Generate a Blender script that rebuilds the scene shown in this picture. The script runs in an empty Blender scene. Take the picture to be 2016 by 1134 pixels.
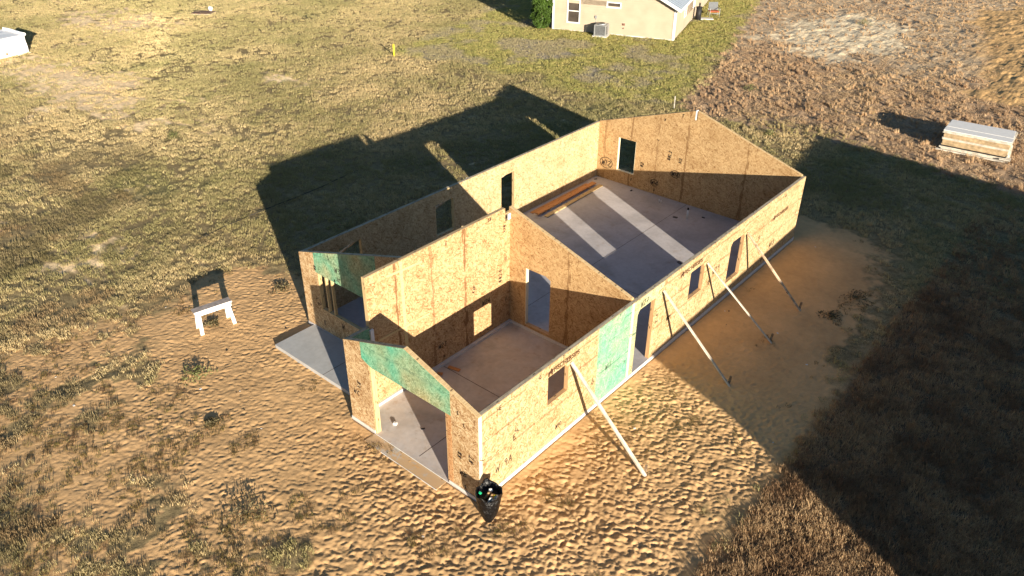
import bpy, bmesh, math, random
import numpy as np
from mathutils import Vector, Matrix
from mathutils.geometry import tessellate_polygon
R = math.radians
random.seed(7); RNG = np.random.default_rng(11)
scene = bpy.context.scene
col = scene.collection

# ------------------------------------------------------------------ camera
cam_d = bpy.data.cameras.new('camera'); cam = bpy.data.objects.new('camera', cam_d); col.objects.link(cam)
scene.camera = cam
CP = Vector((8.5414, -8.9987, 13.1164)); YAW, PITCH, ROLL = -0.7042, 0.5462, 0.0063
_cy, _sy, _cp, _sp, _cr, _sr = math.cos(YAW), math.sin(YAW), math.cos(PITCH), math.sin(PITCH), math.cos(ROLL), math.sin(ROLL)
_r = Vector((_cy, -_sy, 0)); _f = Vector((_sy*_cp, _cy*_cp, -_sp)); _u = _r.cross(_f)
_rr = _cr*_r+_sr*_u; _uu = -_sr*_r+_cr*_u
_m = Matrix((_rr, _uu, -_f)).transposed().to_4x4(); _m.translation = CP
cam.matrix_world = _m
cam_d.sensor_width = 36; cam_d.lens = 1544.26/2016*36
cam_d.clip_start = 0.1; cam_d.clip_end = 3000

# ------------------------------------------------------------------ light
SUN = Vector((4.13, -1.98, 1.0)).normalized()
EL = math.asin(SUN.z); AZ = math.atan2(SUN.x, SUN.y)
w_ = bpy.data.worlds.new('World'); scene.world = w_; w_.use_nodes = True
nt = w_.node_tree; bg = nt.nodes['Background']
sky = nt.nodes.new('ShaderNodeTexSky'); sky.sky_type = 'NISHITA'; sky.sun_disc = False
sky.sun_elevation = EL; sky.sun_rotation = AZ; sky.air_density = 1.0; sky.dust_density = .4; sky.ozone_density = 3.0
nt.links.new(sky.outputs[0], bg.inputs[0]); bg.inputs[1].default_value = 0.05
sd = bpy.data.lights.new('sun', 'SUN'); sun = bpy.data.objects.new('sun', sd); col.objects.link(sun)
sd.energy = 5.0; sd.angle = R(0.5); sd.color = (1.0, 0.89, 0.73)
sun.rotation_euler = SUN.to_track_quat('Z', 'Y').to_euler(); sun.location = (30, -15, 20)
scene.view_settings.view_transform = 'Standard'; scene.view_settings.look = 'None'
scene.view_settings.gamma = 1.0; scene.view_settings.exposure = 1.18
scene.cycles.max_bounces = 8; scene.cycles.diffuse_bounces = 5

# ------------------------------------------------------------------ helpers
def tag(o, label=None, cat=None, group=None, kind=None):
    if label: o['label'] = label
    if cat: o['category'] = cat
    if group: o['group'] = group
    if kind: o['kind'] = kind
    return o
def empty(name, loc=(0, 0, 0), rz=0):
    o = bpy.data.objects.new(name, None); col.objects.link(o); o.location = loc; o.rotation_euler = (0, 0, rz)
    o.empty_display_size = .2
    return o
def link(name, me, mats, parent=None):
    o = bpy.data.objects.new(name, me); col.objects.link(o)
    for m in (mats if isinstance(mats, (list, tuple)) else [mats]): me.materials.append(m)
    if parent: o.parent = parent
    return o
def copy_tree(o, parent=None):
    c = o.copy(); col.objects.link(c)
    if parent: c.parent = parent
    for ch in list(o.children): copy_tree(ch, c)
    return c
class MB:
    def __init__(s): s.bm = bmesh.new(); s.uv = s.bm.loops.layers.uv.new('UVMap')
    def box(s, a, b, mi=0, M=None, bev=0):
        (x0, y0, z0), (x1, y1, z1) = a, b
        vs = [Vector(p) for p in ((x0,y0,z0),(x1,y0,z0),(x1,y1,z0),(x0,y1,z0),(x0,y0,z1),(x1,y0,z1),(x1,y1,z1),(x0,y1,z1))]
        raw = vs
        if M is not None: vs = [M @ v for v in vs]
        bv = [s.bm.verts.new(v) for v in vs]
        fs = []
        for idx in ((0,3,2,1),(4,5,6,7),(0,1,5,4),(1,2,6,5),(2,3,7,6),(3,0,4,7)):
            f = s.bm.faces.new([bv[i] for i in idx]); f.material_index = mi; fs.append(f)
            ax = {(0,3,2,1):2,(4,5,6,7):2,(0,1,5,4):1,(1,2,6,5):0,(2,3,7,6):1,(3,0,4,7):0}[idx]
            for lp, i in zip(f.loops, idx):
                p = raw[i]
                # long axis of the box goes to U
                q = [p.x, p.y, p.z]; dims = [abs(x1-x0), abs(y1-y0), abs(z1-z0)]
                o2 = [k for k in (0,1,2) if k != ax]
                if dims[o2[0]] < dims[o2[1]]: o2.reverse()
                lp[s.uv].uv = (q[o2[0]], q[o2[1]])
        return s
    def beam(s, p0, p1, wdt, thk, up=(0,0,1), mi=0):
        p0 = Vector(p0); p1 = Vector(p1); d = p1-p0; L = d.length; d.normalize()
        side = d.cross(Vector(up)); side.normalize(); n = side.cross(d)
        M = Matrix((d, side, n)).transposed().to_4x4(); M.translation = p0
        return s.box((0, -wdt/2, -thk/2), (L, wdt/2, thk/2), mi, M)
    def cyl(s, p0, p1, r0, r1=None, n=14, mi=0, caps=True):
        r1 = r0 if r1 is None else r1
        p0 = Vector(p0); p1 = Vector(p1); d = (p1-p0).normalized()
        a = d.orthogonal().normalized(); b = d.cross(a)
        A = []; B = []
        for i in range(n):
            t = 2*math.pi*i/n; v = a*math.cos(t)+b*math.sin(t)
            A.append(s.bm.verts.new(p0+v*r0)); B.append(s.bm.verts.new(p1+v*r1))
        for i in range(n):
            f = s.bm.faces.new((A[i], A[(i+1)%n], B[(i+1)%n], B[i])); f.smooth = True; f.material_index = mi
        if caps:
            for ring in (A[::-1], B):
                f = s.bm.faces.new(ring); f.material_index = mi
        return s
    def poly(s, P, outer, holes, d0, d1, mats=(0,1,2)):
        """extruded polygon with holes: P(u,z,d) -> point; mats front,back,edge"""
        loops = [outer]+holes
        flat = [q for l in loops for q in l]
        tris = tessellate_polygon([[Vector((q[0], q[1], 0)) for q in l] for l in loops])
        F = [s.bm.verts.new(P(q[0], q[1], d0)) for q in flat]; B = [s.bm.verts.new(P(q[0], q[1], d1)) for q in flat]
        for t in tris:
            for V, mi, tt in ((F, mats[0], t), (B, mats[1], t[::-1])):
                try: f = s.bm.faces.new([V[i] for i in tt])
                except ValueError: continue
                f.material_index = mi
                for lp, i in zip(f.loops, tt): lp[s.uv].uv = flat[i]
        k = 0
        for l in loops:
            n = len(l)
            for i in range(n):
                j = (i+1) % n
                f = s.bm.faces.new((F[k+i], F[k+j], B[k+j], B[k+i])); f.material_index = mats[2]
                L = math.dist(l[i], l[j])
                for lp, uv in zip(f.loops, ((0,0),(L,0),(L,abs(d1-d0)),(0,abs(d1-d0)))): lp[s.uv].uv = uv
            k += n
        return s
    def build(s, name, mats, parent=None, recalc=True, smooth=False):
        if recalc: bmesh.ops.recalc_face_normals(s.bm, faces=s.bm.faces)
        me = bpy.data.meshes.new(name); s.bm.to_mesh(me); s.bm.free()
        if smooth:
            for p in me.polygons: p.use_smooth = True
        return link(name, me, mats, parent)
def rect(u0, u1, z0, z1): return [(u0,z0),(u1,z0),(u1,z1),(u0,z1)]

# ------------------------------------------------------------------ materials
def new_mat(name, rough=.85, spec=.3):
    m = bpy.data.materials.new(name); m.use_nodes = True
    b = m.node_tree.nodes['Principled BSDF']; b.inputs['Roughness'].default_value = rough
    b.inputs['Specular IOR Level'].default_value = spec
    return m, m.node_tree, b
def N(nt, typ, **kw):
    n = nt.nodes.new(typ)
    for k, v in kw.items():
        if k.startswith('i_'):
            key = k[2:]; key = int(key) if key.isdigit() else key.replace('_', ' ')
            n.inputs[key].default_value = v
        else: setattr(n, k, v)
    return n
def ramp(nt, fac, stops, interp='LINEAR'):
    n = nt.nodes.new('ShaderNodeValToRGB'); n.color_ramp.interpolation = interp
    e = n.color_ramp.elements
    while len(e) > 1: e.remove(e[-1])
    e[0].position = stops[0][0]; e[0].color = (*stops[0][1], 1)
    for p, c in stops[1:]:
        x = e.new(p); x.color = (*c, 1)
    nt.links.new(fac, n.inputs[0]); return n.outputs[0]
def mixc(nt, fac, a, b, mode='MIX'):
    n = nt.nodes.new('ShaderNodeMix'); n.data_type = 'RGBA'; n.blend_type = mode; n.clamp_factor = True
    for inp, v in ((n.inputs[0], fac), (n.inputs[6], a), (n.inputs[7], b)):
        if isinstance(v, (int, float)): inp.default_value = v
        elif isinstance(v, (tuple, list)): inp.default_value = (*v, 1)
        else: nt.links.new(v, inp)
    return n.outputs[2]
def mth(nt, op, a, b=None, c=None):
    n = nt.nodes.new('ShaderNodeMath'); n.operation = op
    for inp, v in zip(n.inputs, (a, b, c)):
        if v is None: continue
        if isinstance(v, (int, float)): inp.default_value = v
        else: nt.links.new(v, inp)
    return n.outputs[0]
def bump(nt, b, h, strength=.3, dist=.01):
    n = nt.nodes.new('ShaderNodeBump'); n.inputs['Strength'].default_value = strength; n.inputs['Distance'].default_value = dist
    nt.links.new(h, n.inputs['Height']); nt.links.new(n.outputs[0], b.inputs['Normal'])

def osb(name, base, dark, light, vertical=False, green=0.0, seams=1.22, seam_strength=.5, seed=0.0, rows=False, pale=None):
    m, nt, b = new_mat(name, .72, .25)
    uv = N(nt, 'ShaderNodeUVMap').outputs[0]
    off = N(nt, 'ShaderNodeMapping'); off.inputs['Location'].default_value = (seed*3.1, seed*1.7, 0); nt.links.new(uv, off.inputs[0])
    wz = N(nt, 'ShaderNodeTexNoise', i_Scale=9.0, i_Detail=1.0); nt.links.new(off.outputs[0], wz.inputs[0])
    warp = N(nt, 'ShaderNodeMixRGB', blend_type='ADD', i_0=.05); nt.links.new(off.outputs[0], warp.inputs[1]); nt.links.new(wz.outputs['Color'], warp.inputs[2])
    cols = []
    base_rot = 90 if vertical else 0
    for k, (rot, sx, sy) in enumerate(((12, 11, 44), (-24, 9, 40), (52, 12, 46), (-66, 11, 42))):
        mp = N(nt, 'ShaderNodeMapping'); mp.inputs['Rotation'].default_value = (0, 0, R(rot+base_rot)); mp.inputs['Scale'].default_value = (1,1,1)
        nt.links.new(warp.outputs[0], mp.inputs[0])
        sc = N(nt, 'ShaderNodeMapping'); sc.inputs['Scale'].default_value = (sx, sy, 1); sc.inputs['Location'].default_value = (k*7.3, k*3.7, 0)
        nt.links.new(mp.outputs[0], sc.inputs[0])
        v = N(nt, 'ShaderNodeTexVoronoi', voronoi_dimensions='2D', i_Scale=1.0); nt.links.new(sc.outputs[0], v.inputs['Vector'])
        sp = N(nt, 'ShaderNodeSeparateColor'); nt.links.new(v.outputs['Color'], sp.inputs[0]); cols.append(sp)
    val = cols[0].outputs[0]
    for k, thr in ((1, .5), (2, .66), (3, .72)):
        sel = mth(nt, 'GREATER_THAN', cols[k].outputs[1], thr)
        mx = N(nt, 'ShaderNodeMix'); nt.links.new(sel, mx.inputs[0]); nt.links.new(val, mx.inputs[2]); nt.links.new(cols[k].outputs[0], mx.inputs[3]); val = mx.outputs[0]
    c = ramp(nt, val, [(0, tuple(.75*x+.25*y for x, y in zip(dark, base))), (.05, tuple(.6*x+.4*y for x, y in zip(dark, base))), (.12, tuple(.25*x+.75*y for x, y in zip(dark, base))), (.3, base), (.62, tuple(.55*x+.45*y for x, y in zip(base, light))), (1, light)])
    # low frequency tone
    lf = N(nt, 'ShaderNodeTexNoise', i_Scale=1.3, i_Detail=3.0, i_Roughness=.6); nt.links.new(off.outputs[0], lf.inputs[0])
    c = mixc(nt, .7, c, ramp(nt, lf.outputs[0], [(.3, (.80, .74, .66)), (.5, (1, 1, 1)), (.72, (1.1, 1.08, 1.05))]), 'MULTIPLY')
    sep = N(nt, 'ShaderNodeSeparateXYZ'); nt.links.new(off.outputs[0], sep.inputs[0])
    if green:
        gsc = N(nt, 'ShaderNodeMapping'); gsc.inputs['Scale'].default_value = ((1, .8, 1) if not vertical else (.8, 1, 1)); nt.links.new(off.outputs[0], gsc.inputs[0])
        gn = N(nt, 'ShaderNodeTexNoise', i_Scale=1.1, i_Detail=2.5, i_Roughness=.5, i_Distortion=.2); nt.links.new(gsc.outputs[0], gn.inputs[0])
        gf = ramp(nt, gn.outputs[0], [(.30, (green,)*3), (.72, (green*(.25 if pale is None else pale),)*3)])
        tint = mixc(nt, .45, ramp(nt, val, [(0, (.02, .12, .08)), (.2, (.05, .33, .22)), (.7, (.10, .46, .30)), (1, (.26, .62, .42))]), (.07, .40, .27))
        c = mixc(nt, gf, c, tint)
    if seams:
        ax = sep.outputs[1 if rows else 0]
        fr = mth(nt, 'ABSOLUTE', mth(nt, 'SUBTRACT', mth(nt, 'FRACT', mth(nt, 'DIVIDE', ax, seams)), .5))
        sn = N(nt, 'ShaderNodeTexNoise', i_Scale=6.0, i_Detail=3.0)
        sm = N(nt, 'ShaderNodeMapping'); sm.inputs['Scale'].default_value = (.35, 2.2, 1) if rows else (2.2, .35, 1)
        nt.links.new(off.outputs[0], sm.inputs[0]); nt.links.new(sm.outputs[0], sn.inputs[0])
        wd = mth(nt, 'MULTIPLY', mth(nt, 'MAXIMUM', mth(nt, 'SUBTRACT', sn.outputs[0], .40), 0.0), .30)
        st = mth(nt, 'LESS_THAN', fr, wd)
        thin = mth(nt, 'MULTIPLY', mth(nt, 'LESS_THAN', fr, .0030), .28)
        st = mth(nt, 'MAXIMUM', mth(nt, 'MULTIPLY', st, seam_strength), thin)
        wn = N(nt, 'ShaderNodeTexWhiteNoise', noise_dimensions='1D'); nt.links.new(mth(nt, 'ADD', mth(nt, 'FLOOR', mth(nt, 'DIVIDE', ax, seams)), seed), wn.inputs['W'])
        st = mth(nt, 'MULTIPLY', st, mth(nt, 'MINIMUM', mth(nt, 'MULTIPLY', wn.outputs['Value'], 1.5), 1.0))
        c = mixc(nt, st, c, tuple(x*.9 for x in dark) if not green else (.02, .10, .07))
    # stray dark specks
    sv = N(nt, 'ShaderNodeTexNoise', i_Scale=34.0, i_Detail=1.0); nt.links.new(off.outputs[0], sv.inputs[0])
    c = mixc(nt, mth(nt, 'MULTIPLY', mth(nt, 'GREATER_THAN', sv.outputs[0], .77), .35), c, tuple(x*.4 for x in dark))
    nt.links.new(c, b.inputs['Base Color'])
    bump(nt, b, val, .35, .004)
    return m
OSB_EXT = osb('osb_exterior', (.39, .265, .125), (.17, .08, .028), (.60, .46, .27), False, rows=True, seams=.61, seam_strength=.55, seed=1.0)
OSB_FRONT = osb('osb_front', (.40, .245, .115), (.17, .075, .028), (.66, .50, .30), True, seams=0, seed=2.3)
OSB_INT = osb('osb_interior', (.41, .245, .112), (.18, .075, .025), (.60, .43, .23), True, seed=4.0, seam_strength=.75)
OSB_GABLE = osb('osb_gable', (.42, .26, .12), (.19, .09, .03), (.58, .40, .20), True, seed=6.0, seam_strength=.6)
OSB_PALE = osb('osb_pale', (.41, .29, .145), (.20, .11, .04), (.58, .45, .27), True, seed=9.0, seam_strength=.15)
OSB_GREEN = osb('osb_green', (.36, .30, .16), (.18, .12, .04), (.62, .52, .32), False, green=.85, rows=True, seams=.4, seam_strength=.7, seed=12.0, pale=.45)
OSB_GREENV = osb('osb_green_front', (.36, .26, .11), (.15, .10, .03), (.56, .46, .26), False, green=.9, rows=True, seams=.75, seam_strength=.7, seed=15.0, pale=.15)
OSB_GREENP = osb('osb_green_pale', (.44, .33, .16), (.18, .12, .04), (.62, .52, .32), False, green=.45, rows=True, seams=.61, seam_strength=.7, seed=18.0, pale=.15)

def wood(name, a, b_, scale=1.0, rough=.7, knots=True, dirt=0.0):
    m, nt, b = new_mat(name, rough, .3)
    uv = N(nt, 'ShaderNodeUVMap').outputs[0]
    mp = N(nt, 'ShaderNodeMapping'); mp.inputs['Scale'].default_value = (1.2*scale, 26*scale, 1); nt.links.new(uv, mp.inputs[0])
    oi = N(nt, 'ShaderNodeObjectInfo'); ad = N(nt, 'ShaderNodeVectorMath', operation='ADD'); nt.links.new(mp.outputs[0], ad.inputs[0])
    cb = N(nt, 'ShaderNodeCombineXYZ'); nt.links.new(mth(nt, 'MULTIPLY', oi.outputs['Random'], 40.0), cb.inputs[0]); nt.links.new(cb.outputs[0], ad.inputs[1])
    n = N(nt, 'ShaderNodeTexNoise', i_Scale=1.6, i_Detail=5.0, i_Distortion=.6); nt.links.new(ad.outputs[0], n.inputs[0])
    c = ramp(nt, n.outputs[0], [(.3, b_), (.6, a), (.8, tuple(min(1, x*1.12) for x in a))])
    if knots:
        mk = N(nt, 'ShaderNodeMapping'); mk.inputs['Scale'].default_value = (2.2, 7, 1); nt.links.new(uv, mk.inputs[0])
        kv = N(nt, 'ShaderNodeTexVoronoi', voronoi_dimensions='2D', i_Scale=1.0); nt.links.new(mk.outputs[0], kv.inputs['Vector'])
        c = mixc(nt, ramp(nt, kv.outputs[0], [(.06, (1,1,1)), (.13, (0,0,0))]), c, tuple(x*.28 for x in b_))
    if dirt:
        d = N(nt, 'ShaderNodeTexNoise', i_Scale=3.5, i_Detail=6.0, i_Roughness=.7); nt.links.new(uv, d.inputs[0])
        c = mixc(nt, ramp(nt, d.outputs[0], [(.47, (0,0,0)), (.58, (dirt,)*3)]), c, (.10, .065, .04))
    nt.links.new(c, b.inputs['Base Color']); bump(nt, b, n.outputs[0], .2, .003)
    return m
LUMBER = wood('lumber', (.62, .46, .24), (.46, .30, .13))
PLATE = wood('plate_lumber', (.52, .45, .32), (.36, .29, .19), dirt=.35)
PLATE_WARM = wood('plate_lumber_warm', (.54, .40, .22), (.38, .25, .12))
CREAM = wood('cream_lumber', (.76, .68, .48), (.64, .54, .34), knots=False)
LEDGER = wood('ledger_lumber', (.60, .47, .24), (.50, .36, .17), knots=False)
BOARD = wood('floor_board_wood', (.60, .29, .11), (.42, .17, .06))
BRACE_W = wood('painted_brace_wood', (.62, .56, .47), (.50, .41, .30), knots=False, dirt=.30)
BRACE_D = wood('weathered_brace_wood', (.66, .52, .36), (.38, .22, .11), knots=True, dirt=.45)
SLATW = wood('pallet_white_board', (.72, .68, .58), (.54, .48, .38), knots=False, dirt=.35)
JAMB = wood('jamb_lumber', (.60, .38, .19), (.44, .25, .11))

def simple(name, colr, rough=.6, spec=.4, var=.15, scale=8, metallic=0):
    m, nt, b = new_mat(name, rough, spec); b.inputs['Metallic'].default_value = metallic
    tc = N(nt, 'ShaderNodeTexCoord'); n = N(nt, 'ShaderNodeTexNoise', i_Scale=scale, i_Detail=4.0); nt.links.new(tc.outputs['Object'], n.inputs[0])
    c = ramp(nt, n.outputs[0], [(.3, tuple(x*(1-var) for x in colr)), (.7, tuple(min(1, x*(1+var)) for x in colr))])
    nt.links.new(c, b.inputs['Base Color']); return m
INK = simple('marker_ink', (.018, .014, .014), .6, .2)
INKB = simple('stamp_ink', (.07, .030, .016), .7, .2)
WHITE = simple('white_paint', (.80, .78, .74), .5, .4, .05)
BAG, _nt, _b = new_mat('black_bag_plastic', .30, .35); _b.inputs['Base Color'].default_value = (.004, .004, .005, 1)
_tc = N(_nt, 'ShaderNodeTexCoord'); _n = N(_nt, 'ShaderNodeTexNoise', i_Scale=9.0, i_Detail=5.0, i_Distortion=1.5); _nt.links.new(_tc.outputs['Object'], _n.inputs[0]); bump(_nt, _b, _n.outputs[0], 1.0, .05)
FOAM = simple('white_foam', (.82, .82, .80), .8, .2, .03)
PAPER = simple('white_paper', (.75, .74, .70), .7, .3, .08, 12)
CARD = simple('cardboard', (.48, .30, .15), .8, .2, .1)
GREENCAP = simple('green_plastic', (.02, .45, .20), .4, .4, .05)
YELLOWP = simple('yellow_plastic', (.85, .68, .03), .45, .4, .05)
DARKM = simple('dark_rubber', (.02, .02, .022), .6, .3, .2)
GREYM = simple('grey_metal', (.36, .37, .37), .45, .5, .12, 3, .3)
ROOFM = simple('roof_metal', (.50, .55, .60), .35, .6, .06, 2, .5)
GLASS = simple('window_glass', (.075, .06, .05), .12, .6, .3, 1.5)
RED = simple('rust_cushion', (.45, .13, .06), .8, .2, .2)
STAKEW = wood('stake_wood', (.34, .25, .16), (.17, .11, .07), dirt=.5)

def concrete(name, base, stain=.5, joints=None, sandy=0.0):
    m, nt, b = new_mat(name, .62, .35)
    tc = N(nt, 'ShaderNodeTexCoord')
    n1 = N(nt, 'ShaderNodeTexNoise', i_Scale=.9, i_Detail=6.0, i_Roughness=.62, i_Distortion=.5); nt.links.new(tc.outputs['Object'], n1.inputs[0])
    n2 = N(nt, 'ShaderNodeTexNoise', i_Scale=9.0, i_Detail=5.0); nt.links.new(tc.outputs['Object'], n2.inputs[0])
    c = ramp(nt, n1.outputs[0], [(.28, tuple(x*(1-.3*stain) for x in base)), (.5, base), (.72, tuple(x*(1+.18*stain) for x in base))])
    c = mixc(nt, .5, c, ramp(nt, n2.outputs[0], [(.3, (.85,.85,.85)), (.7, (1.08,1.08,1.08))]), 'MULTIPLY')
    n3 = N(nt, 'ShaderNodeTexNoise', i_Scale=3.2, i_Detail=7.0, i_Roughness=.7); nt.links.new(tc.outputs['Object'], n3.inputs[0])
    c = mixc(nt, ramp(nt, n3.outputs[0], [(.56, (0,0,0)), (.66, (.35*stain,)*3)]), c, (.30, .20, .12))
    if sandy:
        n4 = N(nt, 'ShaderNodeTexNoise', i_Scale=2.0, i_Detail=6.0, i_Roughness=.65); nt.links.new(tc.outputs['Object'], n4.inputs[0])
        c = mixc(nt, ramp(nt, n4.outputs[0], [(.40 if sandy > .5 else .47, (0,0,0)), (.46 if sandy > .5 else .53, (sandy,)*3)]), c, (.58, .39, .21))
    nt.links.new(c, b.inputs['Base Color']); bump(nt, b, n2.outputs[0], .15, .003)
    return m
SLAB = concrete('slab_concrete', (.50, .475, .475), .8)
SLABG = concrete('garage_concrete', (.52, .475, .44), 1.0, sandy=.10)
SLABP = concrete('porch_concrete', (.45, .45, .44), .4)
SLABE = concrete('slab_edge', (.66, .64, .60), .3)
APRON = concrete('apron_concrete', (.52, .48, .42), .6, sandy=.95)
JOINT = simple('slab_joint', (.10, .075, .06), .9, .1)

# ------------------------------------------------------------------ noise + ground zones
def vnoise(x, y, seed):
    xi = np.floor(x).astype(np.int64); yi = np.floor(y).astype(np.int64); fx = x-xi; fy = y-yi
    fx = fx*fx*fx*(fx*(fx*6-15)+10); fy = fy*fy*fy*(fy*(fy*6-15)+10)
    def h(a, b):
        n = (a*374761393+b*668265263+seed*974634777) & 0xffffffff
        n = ((n ^ (n >> 13))*1274126177) & 0xffffffff
        return ((n ^ (n >> 16)) & 0xffff)/65535.0
    return (h(xi,yi)*(1-fx)+h(xi+1,yi)*fx)*(1-fy)+(h(xi,yi+1)*(1-fx)+h(xi+1,yi+1)*fx)*fy
def fbm(x, y, s, seed=0, oct=4):
    v = 0; a = 1; t = 0
    for k in range(oct):
        v = v+a*vnoise(x*s+k*17.3, y*s-k*9.1, seed+k); t += a; a *= .55; s *= 2.03
    return v/t
def sstep(a, b, x):
    t = np.clip((x-a)/(b-a), 0, 1); return t*t*(3-2*t)
def sdpoly(x, y, P):
    """signed distance, positive inside"""
    d = np.full(x.shape, 1e9); ins = np.zeros(x.shape, bool); n = len(P)
    for i in range(n):
        ax, ay = P[i]; bx, by = P[(i+1) % n]; ex, ey = bx-ax, by-ay
        wx, wy = x-ax, y-ay
        t = np.clip((wx*ex+wy*ey)/(ex*ex+ey*ey), 0, 1)
        d = np.minimum(d, (wx-ex*t)**2+(wy-ey*t)**2)
        c = ((ay > y) != (by > y)) & (x < (bx-ax)*(y-ay)/(by-ay+1e-12)+ax); ins ^= c
    return np.where(ins, 1, -1)*np.sqrt(d)
W, Y1, Y2, YC, LEN, HR, HG, HE, T = 4.337, 1.926, .723, 5.916, 16.643, 3.825, 3.185, 2.44, .115
SANDP = [(-12.1,3.5),(-13.0,1.9),(-13.1,.2),(-12.6,-1.3),(-11.0,-2.5),(-9.0,-3.5),(-7.2,-3.9),(-6.2,-4.4),(-5.3,-4.8),(-4.4,-4.6),(-3.2,-3.6),(-2.2,-3.8),(-1.6,-6),(0,-12),(4.6,-12),
         (4.62,5),(4.5,9.4),(4.25,13),(3.3,17.0),(1.9,18.2),(-.5,18.9),(-4,18.3),(-9,17.6),(-9.3,15),(-9.3,6),(-10.2,4)]
FIELDP = [(-10.6,26.9),(-11.9,31.8),(-14.4,40.1),(-19.8,56),(-36,104),(60,104),(60,27.2),(5.4,26.6),(-1,27.5),(-4,27.2),(-8,26.4)]
LAWNP = [(-29.6,24.4),(-25,25.4),(-19,26.2),(-14,26.0),(-11.2,27.4),(-11.9,31.8),(-14.4,40.1),(-19.8,56),(-36,104),(-60,104),(-35.4,42)]
PATCHP = [(-14.0,43.0),(-15.6,50.5),(-12,55),(-7.2,54),(-5.6,44.5),(-8.5,41.0)]
MOUNDP = [(-5,62),(-4.2,56),(-3.0,52),(-1.2,47),(-.6,43),(0.2,38.5),(6,38),(20,45),(16,70),(-3,70)]
def zones(x, y):
    n1 = fbm(x, y, .55, 3, 5)-.5; n2 = fbm(x, y, 2.3, 9, 4)-.5
    sd = sdpoly(x, y, SANDP)
    # wobbly and patchy towards the lawn on the left, straight along the cleared strip on the right
    right = sstep(4.0, 4.5, x)*sstep(15, 12, y)
    wob = (n1*3.2+n2*1.6)*(1-right)+n2*.35*right
    sand = sstep(-.35, .35, sd+wob*sstep(0, 1.2, 1.6-np.minimum(sd, 1.6)+.0))
    far = sdpoly(x, y, [(-14.2,-4.2),(-13.6,-1.6),(-12.2,-.9),(-10,-2),(-8,-2.8),(-6,-3.4),(-3.6,-3.2),(-1.5,-3.3),(-1,-14),(-11,-14)])
    mixz = sstep(-.6, .9, far)*sstep(6.5, 2.5, far)          # thin weeds over sand, front left
    sand = np.maximum(sand, mixz*sstep(-.02, .10, n1+n2*.8+.13))
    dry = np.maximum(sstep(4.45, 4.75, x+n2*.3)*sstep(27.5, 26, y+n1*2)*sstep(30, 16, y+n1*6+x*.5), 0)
    field = sstep(-.4, .4, sdpoly(x, y, FIELDP)+n1*1.6+n2)
    lawn = sstep(-.5, .5, sdpoly(x, y, LAWNP)+n1*3)*(1-field)
    patch = sstep(-.6, .8, sdpoly(x, y, PATCHP)+n1*5+n2*2.5)*field
    mound = sstep(-.5, 1.0, sdpoly(x, y, MOUNDP)+n1*4)
    b1 = np.exp(-(((x+38)/9)**2+((y-8)/3.2)**2))*1.0+np.exp(-(((x+52)/7)**2+((y-17)/4)**2))*.9+np.exp(-(((x+30)/3)**2+((y-16.5)/1.4)**2))*.8+np.exp(-(((x+17)/3.2)**2+((y+.4)/1.6)**2))*.4
    bare = np.clip(sstep(.42, .75, b1+n1*1.1+n2*1.2), 0, 1)*(1-field)*(1-lawn)*(1-sand)
    green = np.clip(sstep(.08, .3, (fbm(x, y, .18, 31, 3)-.5)*1.1+n1*.5), 0, 1)
    return dict(sand=sand, dry=dry*(1-sand), field=field, lawn=lawn, patch=patch, mound=mound, bare=bare, green=green, n1=n1, n2=n2, sd=sd)
def C3(*c): return np.array(c)
def lerp(a, b, t): return a*(1-t[..., None])+b*t[..., None]
def ground_color(x, y, Z=None):
    Z = Z or zones(x, y)
    c = np.zeros(x.shape+(3,))+C3(.27, .205, .105)                     # lawn soil / thatch
    c = lerp(c, C3(.20, .185, .08), Z['green']*.7)
    c = lerp(c, C3(.24, .215, .08), Z['lawn'])
    pur = sstep(.05, .16, fbm(x, y, .35, 77, 4)-.5)*Z['lawn']
    c = lerp(c, C3(.36, .31, .25), pur*.8)
    c = lerp(c, C3(.98, .72, .42), Z['bare'])
    c = lerp(c, C3(.37, .255, .16), Z['field'])
    c = lerp(c, C3(.56, .43, .28), Z['field']*sstep(36, 46, y+Z['n1']*10)*.85)
    c = lerp(c, C3(.82, .68, .46), Z['patch']*.85)
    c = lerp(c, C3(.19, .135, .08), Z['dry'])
    c = lerp(c, C3(.64, .405, .195), Z['sand'])
    c = lerp(c, C3(.70, .43, .18), Z['mound']*.9)
    v = 1+.35*(fbm(x, y, 1.1, 55, 4)-.5)
    return np.clip(c*v[..., None], 0, 1)
GZ = -.03
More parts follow.
